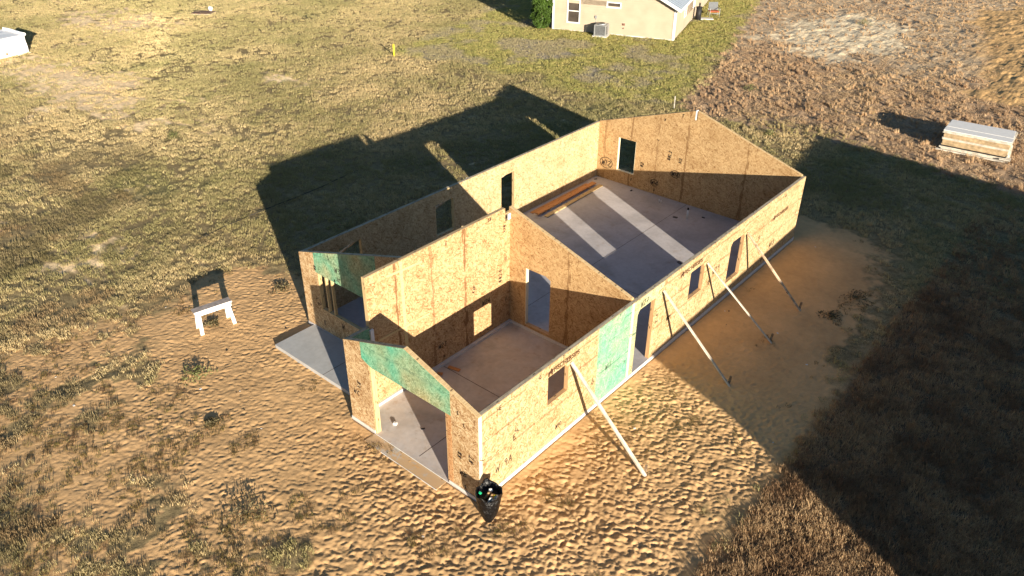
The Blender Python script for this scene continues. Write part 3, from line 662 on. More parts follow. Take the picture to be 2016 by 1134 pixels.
for txt, x, z, h, rot in (('#2', -6.36, 1.05, .14, 85), ('##L2', -5.20, 1.65, .13, 85), ('312', -4.72, 1.65, .11, 85), ('x', -5.64, 3.15, .10, 0), ('T', -4.92, 3.45, .12, 0), ('3', -5.80, .22, .10, 0), ('7', -6.9, .35, .10, 0), ('-', -5.9, 2.25, .2, -10)):
    scribble(bwall, txt, (x, YG, z), XF, ZU, h, wd=.02, rot=rot)

# ------------------------------------------------------------------ braces
def brace(y0, z0, x1, y1, mat, label, stake=True, side=1, x0=.045):
    g = ghf(x1, y1)
    root = empty('wall_brace', (x1, y1, g)); tag(root, label, 'brace', 'lumber braces propping up the walls')
    top = Vector((x0, y0, z0))-root.location; bot = Vector((0, 0, -.03))
    d = (top-bot).normalized(); 
    mb = MB(); mb.beam(bot, top, .088, .036, up=(0,1,0) if False else (side*-.6, .0, 1)); mb.build('board', mat, root)
    MB().box((top.x-.045*side, top.y-.16, top.z-.045), (top.x-.012*side, top.y+.05, top.z+.045)).build('cleat', LUMBER, root)
    if stake:
        mb = MB(); mb.beam((-.10*side, .06, -.2), (-.06*side, .07, .26), .06, .04, up=(0,1,0)); mb.build('stake', STAKEW, root)
    return root
brace(3.16, 2.12, 2.34, 3.14, BRACE_W, 'white painted brace board leaning beside the garage window, nearest the bin bag')
brace(7.26, 2.20, 2.25, 7.48, BRACE_W, 'pale brace board leaning just behind the doorway of the sunlit wall')
brace(9.72, 2.00, 2.23, 10.11, BRACE_W, 'pale brace board leaning at the small window between doorway and tall window')
brace(12.28, 1.98, 2.16, 12.31, BRACE_D, 'brown stained brace board leaning by the tall window, farthest from the camera')
for y_, lb_ in ((4.10, 'brace board outside the shaded porch room window'), (8.10, 'brace board outside the middle window of the far wall'), (11.30, 'brace board crossing the sunlit far wall window')):
    brace(y_, 2.0, -2*W-2.2, y_-.8, BRACE_D, lb_, side=-1, x0=-2*W-.045)

# ------------------------------------------------------------------ loose things on the slabs
def board(x0, y0, x1, y1, z, wd, th, mat, label, sag=0):
    o = MB().beam((x0, y0, z+th/2), (x1, y1, z+th/2), wd, th).build('lumber_board', mat)
    tag(o, label, 'board', 'loose boards in the back room'); return o
S = .1015
board(-8.31, 11.95, -8.30, 15.55, S, .15, .02, BOARD, 'thin dark board lying nearest the wall')
board(-8.02, 11.92, -8.09, 15.72, S+.065, .20, .038, BOARD, 'orange knotty board in the middle, raised on two scraps')
board(-7.70, 12.05, -7.80, 15.82, S, .17, .038, LUMBER, 'paler board lying outermost and crossed by the window light')
for y_, lb_ in ((12.6, 'short scrap under the near end of the raised board'), (15.2, 'short scrap under the far end of the raised board')):
    o = MB().box((-8.12, y_, S), (-7.95, y_+.08, S+.064)).build('wood_scrap', LUMBER); tag(o, lb_, 'wood scrap')
p = empty('pipe_stub', (-3.63, 15.45, .098)); tag(p, 'upright white pipe stub with a dark tip rising from the slab', 'pipe')
MB().cyl((0,0,0), (-.01,.0,.36), .035).build('pipe', WHITE, p); MB().cyl((-.01,0,.361), (-.012,0,.43), .038).build('cap', INK, p)
p = empty('pipe_pair', (-5.19, 15.99, .098)); tag(p, 'pair of tiny copper pipe stubs by the gable wall', 'pipe')
MB().cyl((0,0,0), (0,0,.14), .015).build('pipe', WHITE, p); MB().cyl((.09,.0,0), (.09,0,.12), .015).build('pipe', WHITE, p)
def blob(name, loc, r, sc, mat, label, cat, seed=1, rot=0):
    bm = bmesh.new(); bmesh.ops.create_icosphere(bm, subdivisions=3, radius=r); rn = random.Random(seed)
    ax = [(Vector((rn.uniform(-1,1), rn.uniform(-1,1), rn.uniform(-1,1))).normalized(), rn.uniform(8, 20), rn.uniform(0, 6)) for _ in range(7)]
    for v in bm.verts:
        n = v.co.normalized(); v.co += n*r*.10*sum(math.sin(a.dot(n)*f*.5+p_) for a, f, p_ in ax)/2; v.co = Vector((v.co.x*sc[0], v.co.y*sc[1], v.co.z*sc[2]))
    me = bpy.data.meshes.new(name); bm.to_mesh(me); bm.free(); o = link(name, me, mat); o.location = loc; o.rotation_euler = (0,0,rot)
    tag(o, label, cat); return o
blob('debris_pile', (-4.01, 15.23, .11), .08, (1.2,.9,.25), simple('dirt_heap', (.12,.10,.09)), 'small dark debris heap beside the pipe stub', 'debris', 2)
blob('debris_pile', (-2.10, 12.30, .11), .09, (1.3,.9,.25), simple('dirt_lump', (.11,.10,.10)), 'dark lump of debris near the long wall by the light stripe', 'debris', 3)
def chip(x, y, z, lx, ly, th, rz, mat, label, name='wood_scrap', cat='wood scrap'):
    M = Matrix.Translation((x, y, z)) @ Matrix.Rotation(R(rz), 4, 'Z')
    o = MB().box((-lx/2,-ly/2,0), (lx/2,ly/2,th), 0).build(name, mat); o.matrix_world = M; tag(o, label, cat); return o
chip(-3.82, 3.12, .024, .36, .10, .03, 12, BOARD, 'longer orange wood scrap on the garage floor')
chip(-3.95, 2.70, .024, .15, .10, .03, 30, BOARD, 'short square wood scrap on the garage floor')
chip(-3.34, .52, .024, .09, .07, .06, 20, PAPER, 'crumpled white cup on the sunny garage floor', 'paper_cup', 'litter')
chip(-2.70, .86, .024, .10, .03, .015, 60, DARKM, 'dark twig like scrap in the garage opening', 'debris', 'litter')
for i, (x, y) in enumerate(((-3.2, 15.9), (-8.35, 16.2), (-6.6, 16.2))):
    chip(x, y, .102, .12, .05, .02, i*50, DARKM, ('dark scrap on the slab by the gable wall right of the pipe', 'dark scrap in the far corner of the back room', 'dark scrap below the gable window')[i], 'debris', 'litter')

# ------------------------------------------------------------------ rubbish bag
def bag():
    bx, by = .50, -.26; g = ghf(bx, by)
    root = empty('rubbish_bag', (bx, by, g-.01)); tag(root, 'open black bin bag full of scraps standing at the house corner', 'rubbish bag')
    bm = bmesh.new(); prof = [(0,.03),(.03,.07),(.10,.115),(.20,.15),(.32,.19),(.45,.225),(.58,.25),(.70,.265),(.80,.275),(.88,.28),(.93,.29),(.955,.295),(.93,.27),(.86,.245),(.78,.23),(.72,.20)]
    n = 72; rings = []; rn = random.Random(4)
    ks = [(rn.randint(2,6), rn.uniform(4,13), rn.uniform(0,6.3), rn.uniform(.3,1)) for _ in range(9)]
    for k, (z, r) in enumerate(prof):
        ring = []
        for i in range(n):
            t = 2*math.pi*i/n
            wv = sum(a*math.sin(f*t+zf*z*2.2+ph) for f, zf, ph, a in ks)
            wv += 1.2*math.sin(17*t+z*25)+.9*abs(math.sin(9*t-z*19))
            rr = r*(1+.018*wv)
            zz = z+(.035*math.sin(3*t+1)+.045*math.sin(5*t+2)+.03*math.sin(8*t) if 9 <= k <= 13 else .004*math.sin(9*t+z*40))
            ring.append(bm.verts.new((rr*math.cos(t)-z*.10, rr*math.sin(t)+z*.12, zz*.82)))
        rings.append(ring)
    for a, b in zip(rings, rings[1:]):
        for i in range(n):
            f = bm.faces.new((a[i], a[(i+1)%n], b[(i+1)%n], b[i])); f.smooth = True
    bm.faces.new(rings[0][::-1])
    c = bm.verts.new((-.075,.09,.58))
    for i in range(n): f = bm.faces.new((rings[-1][i], rings[-1][(i+1)%n], c))
    me = bpy.data.meshes.new('bag'); bm.to_mesh(me); bm.free()
    o = link('bag', me, BAG, root); md = o.modifiers.new('sub', 'SUBSURF'); md.levels = 1; md.render_levels = 1
    for nm, a, b, mat in (('wood_offcut', (-.15,.02,.50), (-.07,.12,.74), CARD), ('cardboard', (-.02,-.02,.5), (.03,.12,.75), CARD)):
        MB().beam(a, b, .085, .03, up=(1,0,.3)).build(nm, mat, root)
    MB().beam((.05,.02,.52), (.08,.13,.76), .07, .012, up=(1,0,.2)).build('yellow_scrap', YELLOWP, root)
    MB().beam((.02,-.08,.52), (.06,.03,.74), .09, .02, up=(1,0,.2)).build('paper', PAPER, root)
    rn = random.Random(8)
    for i, (x, y, z, r, m) in enumerate(((-.12,.20,.70,.045,PAPER),(.10,.14,.69,.05,PAPER),(.10,.04,.67,.04,PAPER),(-.22,-.02,.72,.035,GREENCAP))):
        bm = bmesh.new(); bmesh.ops.create_icosphere(bm, subdivisions=2, radius=r)
        for v in bm.verts: v.co *= 1+rn.uniform(-.3,.3)
        me = bpy.data.meshes.new('scrap'); bm.to_mesh(me); bm.free(); q = link('crumpled_paper' if m is PAPER else 'green_scrap', me, m, root); q.location = (x, y, z)
bag()

# ------------------------------------------------------------------ white sawhorse bench
def bench():
    # legs' feet measured on the ground; the top runs between them
    a = Vector((-10.80, -.50, 0)); b = Vector((-10.58, .60, 0)); ax = (b-a).normalized(); n = Vector((ax.y, -ax.x, 0))
    c = (a+b)/2; g = ghf(c.x, c.y)
    root = empty('white_sawhorse', (c.x, c.y, g), math.atan2(ax.y, ax.x)); tag(root, 'white wooden sawhorse bench standing at the edge of the sand', 'sawhorse')
    Lh = (b-a).length/2
    MB().box((-Lh, -.10, .70), (Lh, .17, .735)).build('top_board', simple('grey_top', (.36, .31, .28), .8, .2, .25, 6), root)  # top board greyer and darker than its white front edge
    MB().box((-Lh+.03, -.095, .57), (Lh-.03, -.06, .699)).build('apron', WHITE, root)
    MB().box((-Lh, -.106, .69), (Lh, -.101, .736)).build('front_edge', WHITE, root)
    for sx in (-1, 1):
        for sy in (-1, 1):
            foot = Vector((sx*(Lh-.10+(.03 if sy < 0 else .0)), -.22 if sy < 0 else .26, -.04)); top = Vector((sx*(Lh-.13), -.08 if sy < 0 else .12, .698))
            MB().beam(foot, top, .10, .035, up=(0, 1, .2)).build('leg', WHITE, root)
bench()

# ------------------------------------------------------------------ neighbouring building that throws the large shadow
def shade_building():
    A = Vector((14.8, 0, 0)); B = Vector((12.0, 20.3, 0)); d = (B-A); Ln = d.length; d.normalize()
    g = -.12
    root = empty('neighbour_building', (A.x, A.y, g), math.atan2(d.y, d.x)); tag(root, 'long low grey building just beyond the right picture edge, casting the large shadow', 'building')
    z = .12
    sid = simple('grey_siding', (.42, .40, .36), .8, .2, .08, 3)
    Dp = 6.0; zw = 3.78+z; ze = 2.9+z
    mb = MB()
    pts = [(0, 0), (0, ze-.1), (Dp, ze-.1)]
    # local x along the wall, local y = -depth (east side)
    mb.box((.65, -Dp+.05, 0), (Ln-.02, -.02, ze-.12))
    bmv = mb.bm
    vs = [bmv.verts.new(v) for v in ((.65,-.02,ze-.12),(Ln-.02,-.02,ze-.12),(Ln-.02,-.02,zw-.06),(.65,-.02,zw-.06),(.65,-Dp+.05,ze-.119),(Ln-.02,-Dp+.05,ze-.119))]
    for idx in ((0,1,2,3),(0,3,4),(1,5,2),(3,2,5,4)): bmv.faces.new([vs[i] for i in idx])
    mb.build('wall', sid, root)
    mb = MB(); v = [mb.bm.verts.new(q) for q in ((0,0,zw),(Ln,0,zw),(Ln,-Dp,ze),(0,-Dp,ze),(.0,0,zw-.12),(Ln,0,zw-.12),(Ln,-Dp,ze-.12),(.0,-Dp,ze-.12))]
    for idx in ((0,1,2,3),(7,6,5,4),(0,4,5,1),(1,5,6,2),(2,6,7,3),(3,7,4,0)): mb.bm.faces.new([v[i] for i in idx])
    mb.build('roof', ROOFM, root)
    mb = MB(); v = [mb.bm.verts.new(q) for q in ((.05,-.03,zw-.14),(.66,-.03,zw-.14),(.66,-.03,zw-.95),(.05,-.2,zw-.16),(.66,-.2,zw-.16),(.66,-.2,zw-.95))]
    for idx in ((0,1,2),(5,4,3),(0,3,4,1),(1,4,5,2),(2,5,3,0)): mb.bm.faces.new([v[i] for i in idx])
    mb.build('eave_bracket', sid, root)
    for x in (4, 9, 14.5):
        f = MB().box((x, .0, 1.0), (x+1.0, .03, 2.2)).build('window', WHITE, root); MB().box((x+.07, .031, 1.07), (x+.93, .036, 2.13)).build('pane', GLASS, f)
shade_building()

# ------------------------------------------------------------------ beige house at the top
def beige():
    ox, oy = -26.21, 36.17; ex, ey = -18.12, 38.97; rz = math.atan2(ey-oy, ex-ox); Wd = math.dist((ox,oy),(ex,ey))
    g = -.05
    root = empty('beige_house', (ox, oy, g), rz); tag(root, 'beige lap sided house with white trim and grey metal roof at the top edge', 'house')
    m, nt, b = new_mat('beige_siding', .7, .3); b.inputs['Base Color'].default_value = (.56, .47, .33, 1)
    tc = N(nt, 'ShaderNodeTexCoord'); nz = N(nt, 'ShaderNodeTexNoise', i_Scale=1.2, i_Detail=5.0); nt.links.new(tc.outputs['Object'], nz.inputs[0])
    nt.links.new(ramp(nt, nz.outputs[0], [(.3, (.42,.335,.24)), (.7, (.48,.39,.285))]), b.inputs['Base Color'])
    Dp, he, rise, lap = 15.0, 2.2, 2.1, .15
    def lapwall(u0, u1, z0, top, P, holes=()):
        mb = MB(); z = z0
        while z < top(None):
            zz = z+lap
            def lim(zv):
                if zv <= he: return u0, u1
                k = (zv-he)/rise; mid = (u0+u1)/2; return u0+(mid-u0)*k, u1-(u1-mid)*k
            spans0 = [lim(z)]; 
            a0, a1 = lim(min(zz, he+rise-.001) if zz > he else zz)
            segs = [(max(spans0[0][0], a0), min(spans0[0][1], a1))]
            for h in holes:
                if z+lap*.5 > h[2] and z+lap*.5 < h[3]:
                    ns = []
                    for s0, s1 in segs:
                        if h[0] > s0: ns.append((s0, h[0]))
                        if h[1] < s1: ns.append((h[1], s1))
                    segs = ns
            for s0, s1 in segs:
                if s1-s0 < .02: continue
                v = [mb.bm.verts.new(P(*q)) for q in ((s0,z,.05),(s1,z,.05),(s1,zz,.004),(s0,zz,.004),(s0,z,-.12),(s1,z,-.12),(s1,zz,-.12),(s0,zz,-.12))]
                for idx in ((0,1,2,3),(0,4,5,1),(2,6,7,3),(1,5,6,2),(0,3,7,4)): mb.bm.faces.new([v[i] for i in idx])
            z = zz
        return mb
    wins = [(1.07, 1.93, .62, 2.13), (3.87, 4.79, 1.84, 2.13)]
    lapwall(0, Wd, .1, lambda _: he+rise, lambda u, z, d: Vector((u, -d, z)), wins).build('gable_wall', m, root)
    lapwall(0, Dp, .1, lambda _: he-.05, lambda u, z, d: Vector((Wd+d, u, z)), [(3.2, 3.9, .9, 2.05), (6.6, 7.3, .9, 2.05)]).build('side_wall', m, root)
    MB().box((-.001, .13, .1), (.12, Dp, he)).box((.12, Dp-.1, .1), (Wd-.13, Dp, he)).build('far_wall', m, root)
    MB().box((.0, .0, -.2), (Wd, Dp, .099)).build('foundation', SLABE, root)
    for (x0, x1) in ((-.03, .11), (Wd-.09, Wd+.062)):
        MB().box((x0, -.062, .02), (x1, -.051, he+.02)).build('corner_trim', WHITE, root)
    MB().box((Wd+.0515, -.022, .02), (Wd+.062, .12, he)).build('corner_trim', WHITE, root)
    for k, (x0, x1, z0, z1) in enumerate(wins):
        fr = MB().box((x0-.05, -.06, z0-.06), (x0+.03, .02, z1+.06)).box((x1-.03, -.06, z0-.06), (x1+.05, .02, z1+.06)).box((x0+.031, -.059, z0-.06), (x1-.031, .02, z0+.02)).box((x0+.031, -.059, z1-.02), (x1-.031, .02, z1+.06)).build('window', WHITE, root)
        if k == 0: MB().box((x0+.031, -.02, (z0+z1)/2-.03), (x1-.031, .02, (z0+z1)/2+.03)).build('mullion', WHITE, fr)
        MB().box((x0, .022, z0), (x1, .03, z1)).build('pane', GLASS, fr)
    for y0 in (3.2, 6.6):
        fr = MB().box((Wd-.02, y0-.04, .86), (Wd+.06, y0+.04, 2.1)).box((Wd-.02, y0+.66, .86), (Wd+.06, y0+.74, 2.1)).box((Wd-.02, y0+.041, .86), (Wd+.059, y0+.659, .93)).build('window', WHITE, root)
        MB().box((Wd-.03, y0, .9), (Wd-.022, y0+.7, 2.05)).build('pane', GLASS, fr)
    oh = .38
    for s, x_e in ((-1, 0-oh), (1, Wd+oh)):
        mb = MB(); mid = Wd/2; sl = rise/(Wd/2); ze = he-oh*sl+.06; zr = he+rise+.06
        v = [mb.bm.verts.new(q) for q in ((x_e,-oh,ze),(mid,-oh,zr),(mid,Dp+oh,zr),(x_e,Dp+oh,ze),(x_e,-oh,ze+.06),(mid,-oh,zr+.06),(mid,Dp+oh,zr+.06),(x_e,Dp+oh,ze+.06))]
        for idx in ((0,1,2,3),(7,6,5,4),(0,4,5,1),(1,5,6,2),(2,6,7,3),(3,7,4,0)): mb.bm.faces.new([v[i] for i in idx])
        rf = mb.build('roof', ROOFM, root)
        mb = MB(); 
        for i in range(36):
            y = -oh+.02+i*.44
            if y < Dp+oh: mb.beam((x_e, y, ze+.066), (mid, y, zr+.066), .03, .03)
        mb.build('roof_ribs', ROOFM, rf)
        mb = MB(); v = [mb.bm.verts.new(q) for q in ((x_e,-oh-.003,ze-.14),(mid,-oh-.003,zr-.14),(mid,-oh-.003,zr+.062),(x_e,-oh-.003,ze+.062),(x_e,-oh-.03,ze-.14),(mid,-oh-.03,zr-.14),(mid,-oh-.03,zr+.062),(x_e,-oh-.03,ze+.062))]
        for idx in ((0,1,2,3),(7,6,5,4),(0,4,5,1),(1,5,6,2),(2,6,7,3),(3,7,4,0)): mb.bm.faces.new([v[i] for i in idx])
        mb.build('rake_board', WHITE, rf)
        MB().box((x_e-.02 if s < 0 else x_e, -oh-.03, ze-.13), (x_e if s < 0 else x_e+.02, Dp+oh, ze+.055)).build('fascia', WHITE, rf)
    # meter box, vent and pipe on the gable wall
    MB().box((3.07, -.10, 1.02), (3.20, -.052, 1.22)).cyl((3.13,-.04,.45), (3.13,-.04,1.02), .015).build('meter_box', GREYM, root)
    MB().box((5.03, -.09, .72), (5.19, -.052, .86)).cyl((5.1,-.06,.5), (5.12,-.06,.58), .03).build('wall_vent', simple('vent_brown', (.2,.1,.07)), root)
    # air conditioner
    c = Vector((3.72, -.62, 0)); Mr = Matrix.Rotation(rz, 3, 'Z'); wp = Mr @ c+Vector((ox, oy, g))
    ac = empty('air_conditioner', (wp.x, wp.y, g+.02), rz); tag(ac, 'square grey air conditioner unit standing below the beige wall', 'air conditioner')
    MB().box((-.5,-.5,0), (.5,.5,.08)).build('pad', SLABE, ac)
    h = .38
    mb = MB().box((-h+.05,-h+.05,.1), (h-.05,h-.05,.66)); mb.build('core', DARKM, ac)
    mb = MB()
    for sx in (-1,1):
        for sy in (-1,1): mb.box((sx*h-.03, sy*h-.03, .085), (sx*h+.03, sy*h+.03, .74))
    mb.box((-h-.03,-h-.03,.741), (h+.03,h+.03,.79)); mb.box((-h-.02,-h-.02,.082), (h+.02,h+.02,.13)); mb.build('casing', GREYM, ac)
    mb = MB()
    for i in range(12):
        z = .16+i*.048; mb.box((-h+.031,-h-.012,z), (h-.031,-h+.0,z+.018)); mb.box((h,-h+.031,z), (h+.012,h-.031,z+.018)); mb.box((-h-.012,-h+.031,z), (-h,h-.031,z+.018))
    mb.build('louvres', GREYM, ac)
    MB().cyl((0,0,.791), (0,0,.86), .29, .27, 24).build('fan_ring', GREYM, ac); MB().cyl((0,0,.861), (0,0,.868), .23, .23, 24).build('fan_grille', DARKM, ac)
    # patio chair, planter and slabs beyond the corner
    Q = lambda x, y: Mr @ Vector((x, y, 0))+Vector((ox, oy, g))
    q = Q(Wd+1.35, 8.3); pc = empty('patio_chair', (q.x, q.y, g+.02), rz+.4); tag(pc, 'grey metal patio chair with a rust coloured cushion beside the beige house', 'chair')
    MB().box((-.34,-.3,.40), (.34,.3,.45)).build('seat', RED, pc)
    MB().beam((0,.30,.46), (0,.42,1.0), .7, .04, up=(0,1,0)).build('backrest', simple('dark_grey_metal', (.09,.10,.11), .6), pc)
    mb = MB()
    for sx in (-.36,.36):
        for sy in (-.3,.3): mb.cyl((sx,sy,0), (sx,sy,.62), .02)
        mb.cyl((sx,-.32,.62), (sx,.34,.62), .025)
    mb.cyl((-.36,-.3,.3), (.36,-.3,.3), .018); mb.build('frame', GREYM, pc)
    q = Q(Wd+.9, 7.3); o = MB().box((-.6,-.25,0), (.6,.25,.09)).build('paving_slab', SLABE); o.location = (q.x, q.y, g); o.rotation_euler = (0,0,rz+.3); tag(o, 'pale paving slab on the grass in front of the patio chair', 'paving slab')
    q = Q(Wd+.45, 6.9); o = MB().cyl((0,0,0), (0,0,.9), .22, .2, 16).cyl((0,0,.901), (0,0,.94), .24, .24, 16).build('dark_bin', DARKM); o.location = (q.x, q.y, g); tag(o, 'small dark bin against the side of the beige house', 'bin')
    return root, Q, rz
bh, BQ, BRZ = beige()

# ------------------------------------------------------------------ leaves: shrubs
def leaf_mat(name, base, var=.35):
    m, nt, b = new_mat(name, .6, .25)
    oi = N(nt, 'ShaderNodeTexCoord'); n = N(nt, 'ShaderNodeTexNoise', i_Scale=3.0, i_Detail=3.0); nt.links.new(oi.outputs['Object'], n.inputs[0])
    nt.links.new(ramp(nt, n.outputs[0], [(.3, tuple(x*(1-var) for x in base)), (.7, tuple(x*(1+var) for x in base))]), b.inputs['Base Color'])
    b.inputs['Transmission Weight'].default_value = 0
    return m
LEAF = leaf_mat('cypress_leaf', (.055, .10, .014)); LEAFY = leaf_mat('weed_leaf', (.15, .155, .055)); LEAFD = leaf_mat('dull_weed_leaf', (.13, .105, .05))
def leaf_cloud(name, n, fn, size, mat, parent=None, seed=1):
    rn = np.random.default_rng(seed); co = []; fc = []
    P = np.array([fn(rn) for _ in range(n)]); k = 0
    for p in P:
        a = rn.normal(size=3); a /= np.linalg.norm(a); b = np.cross(a, rn.normal(size=3)); b /= np.linalg.norm(b)
        s = size*rn.uniform(.6, 1.4)
        co += [p-a*s, p+b*s*.4, p+a*s, p-b*s*.4]; fc.append((k, k+1, k+2, k+3)); k += 4
    me = bpy.data.meshes.new(name); me.from_pydata([tuple(c) for c in co], [], fc); return link(name, me, mat, parent)
q = BQ(-.75, -.25)
shrub = empty('columnar_shrub', (q.x, q.y, -.05)); tag(shrub, 'tall dense green conifer shrub at the left corner of the beige house', 'shrub')
def shf(rn):
    z = rn.uniform(0, 1)**.85*3.6; t = rn.uniform(0, 6.283); rmax = .62*min(1, .45+z/1.2)*(1-(max(z-1.2, 0)/2.8)**1.6)+.06
    rmax *= 1+.18*math.sin(3*t+z*4)+.12*math.sin(7*t-z*9)
    r = rmax*rn.uniform(.55, 1)**.5; return np.array([r*math.cos(t), r*math.sin(t), .12+z])
leaf_cloud('foliage', 9000, shf, .075, LEAF, shrub, 5); MB().cyl((0,0,-.1), (0,0,2.6), .06, .02, 8).build('trunk', STAKEW, shrub)
def weed(x, y, r, h, mat, label, seed, n=260, size=.035, name='weed_clump'):
    g = ghf(x, y); root = empty(name, (x, y, g)); tag(root, label, 'weed')
    def f(rn):
        t = rn.uniform(0, 6.283); q_ = rn.uniform(0, 1)**.7*r*(1+.35*math.sin(3*t+seed)); return np.array([q_*math.cos(t), q_*math.sin(t), rn.uniform(.0, 1)*h*(1-(q_/r/1.4)**2)])
    leaf_cloud('foliage', n, f, size, mat, root, seed)
    mb = MB(); rn = random.Random(seed)
    for _ in range(14):
        t = rn.uniform(0, 6.28); q_ = rn.uniform(.3, 1)*r; mb.cyl((0,0,0), (q_*math.cos(t), q_*math.sin(t), rn.uniform(.3,1)*h), .005, .002, 4)
    mb.build('stems', LEAFD, root)
for i, (x, y, r, h, mt, lb_) in enumerate((
    (-9.0, -1.6, .42, .16, LEAFY, 'yellow green weed clump alone on the sand left of the porch slab'),
    (-3.65, -3.55, .55, .22, LEAFD, 'biggest dull green weed clump at the bottom edge of the sand'),
    (-11.0, 2.6, .35, .14, LEAFD, 'small weed on the sand behind the sawhorse'),
    (-10.9, .05, .22, .12, LEAFD, 'small weed under the white sawhorse'),
    (3.2, 14.2, .42, .14, LEAFD, 'dark weed in the shade beyond the far brace, nearer the tall grass'),
    (3.0, 12.6, .38, .12, LEAFD, 'dark weed in the shade close to the far brace foot'),
    (-6.9, -2.4, .22, .09, LEAFD, 'faint low weed in front of the porch slab'),
    (-26.2, 7.4, .35, .30, LEAFY, 'bright green tuft in the left lawn'),
    (-9.3, 32.3, .40, .35, LEAFY, 'bright green tuft in the dry field above the gable'),
    (-5.3, 26.2, .32, .30, LEAFY, 'green tuft on the near edge of the dry field'),
    (-10.2, 52.5, .5, .4, LEAFY, 'green tuft beyond the bare sand patch'))):
    weed(x, y, r, h, mt, lb_, 30+i)

# ------------------------------------------------------------------ far small things
def pallet():
    root = empty('panel_stack', (1.32, 29.75, ghf(2.6, 30.5)), R(4.5)); tag(root, 'stack of white and tan building panels on boards in the dry field', 'panel stack')
    L_, D_ = 2.70, 1.75
    rn = random.Random(3)
    tan = simple('tan_panel_edge', (.46, .34, .20), .8, .2, .35, 5)
    z = .12
    MB().box((-.12, -.16, .02), (L_+.1, -.04, .075)).build('runner_board', SLATW, root)
    MB().box((.05, .05, .0), (L_-.02, .17, .11)).build('runner_board', SLATW, root); MB().box((.05, D_-.2, .0), (L_-.02, D_-.08, .11)).build('runner_board', SLATW, root)
    for i, (th, mat, ox, nm) in enumerate(((.07, SLATW, -.02, 'white_sheet'), (.05, DARKM, .03, 'gap_spacer'), (.26, tan, .04, 'tan_panels'), (.09, SLATW, 0, 'white_sheet'), (.20, tan, .03, 'tan_panels'), (.10, SLATW, -.03, 'white_sheet'))):
        mb = MB(); k = max(1, round(th/.035)); dz = th/k
        for j in range(k):
            a = rn.uniform(-.02, .02); c = rn.uniform(-.02, .02); mb.box((ox+a, .0+c, z+j*dz+.001), (L_-ox+a, D_+c, z+(j+1)*dz-.001))
        mb.build(nm, mat, root); z += th+.002
    mb = MB(); 
    for j in range(3): mb.box((-.03+.02*j, .02+j*D_/3, z), (L_+.02-.03*j, .02+(j+1)*D_/3-.012, z+.03+.008*(j%2)))
    mb.build('top_sheet', WHITE, root)
    MB().box((L_-.25, -.10, .12), (L_+.18, .25, .16)).build('loose_board', SLATW, root)
    MB().beam((L_+.06, .5, .0), (L_+.0, .62, .62), .14, .03, up=(0,1,0)).build('leaning_board', SLATW, root)
pallet()
def wrapped():
    root = empty('wrapped_stack', (-46.9, 9.15, ghf(-46.9, 9)), R(-84)); tag(root, 'white wrapped building panel stack cut by the left picture edge', 'wrapped stack')
    # local x runs towards -y (left in the picture), local y away from the house
    wht = simple('white_wrap', (.80, .80, .80), .4, .5, .03, 2)
    bm = bmesh.new(); bmesh.ops.create_cube(bm, size=1)
    for v in bm.verts: v.co = Vector(((v.co.x+.5)*5.2, -(v.co.y+.5)*2.2, (v.co.z+.5)*1.12))
    bmesh.ops.bevel(bm, geom=list(bm.edges), offset=.12, segments=3, affect='EDGES')
    bmesh.ops.subdivide_edges(bm, edges=[e for e in bm.edges if e.calc_length() > .4], cuts=5, use_grid_fill=True)
    rn = random.Random(2)
    for v in bm.verts: v.co += Vector((rn.uniform(-1,1), rn.uniform(-1,1), rn.uniform(-1,1)))*.018
    me = bpy.data.meshes.new('wrap'); bm.to_mesh(me); bm.free(); o = link('wrap', me, wht, root)
    MB().box((1.2,.005,.0), (1.32,.03,.25)).build('rust_stain_tag', simple('rusty', (.4,.16,.08)), root)
wrapped()
o = MB().cyl((0,0,-.2), (0,0,.72), .055, .055, 12).cyl((0,0,.721), (0,0,.76), .055, .03, 12).build('marker_post', YELLOWP); o.location = (-29.14, 23.84, ghf(-29.14, 23.84)); tag(o, 'short yellow marker post in the lawn left of the beige house', 'post')
o = MB().beam((0,0,-.1), (-.02,.02,.66), .04, .03, up=(0,1,0)).build('survey_stake', SLATW); o.location = (-10.76, 26.61, ghf(-10.76, 26.61)); tag(o, 'thin pale survey stake behind the gable peak', 'stake')
root = empty('debris_sheet', (-48.9, 22.5, ghf(-48.9, 22.5)), .6); tag(root, 'flat brown board with a scrap of white wrap lying in the far left lawn', 'debris')
MB().box((-.75,-.5,.05), (.75,.5,.09)).build('sheet', simple('brown_sheet', (.16,.08,.05)), root); MB().box((-.78,-.54,.02), (.78,.54,.049)).build('backing', SLATW, root)
bm = bmesh.new(); bmesh.ops.create_icosphere(bm, subdivisions=2, radius=.22)
for v in bm.verts: v.co = Vector((v.co.x*.8, v.co.y*.5, v.co.z*.8))*(1+random.uniform(-.25,.25))
me = bpy.data.meshes.new('wrap_scrap'); bm.to_mesh(me); bm.free(); q_ = link('wrap_scrap', me, PAPER, root); q_.location = (.35,.55,.25)
rut_cord = MB(); pts_ = [(-16.0,2.6),(-16.15,3.7),(-16.25,4.8),(-16.35,6.1),(-16.35,7.3),(-16.4,8.4),(-16.6,9.8)]  # dark cord laid in place of the thin shadow line of a rut
for (a, b_), (c_, d_) in zip(pts_, pts_[1:]): rut_cord.cyl((a, b_, ghf(a, b_)+.06), (c_, d_, ghf(c_, d_)+.05), .013, .013, 6)
o = rut_cord.build('rut_line', DARKM); tag(o, 'thin dark cord drawn in for a faint rut line across the short grass left of the house shell', 'rut line')
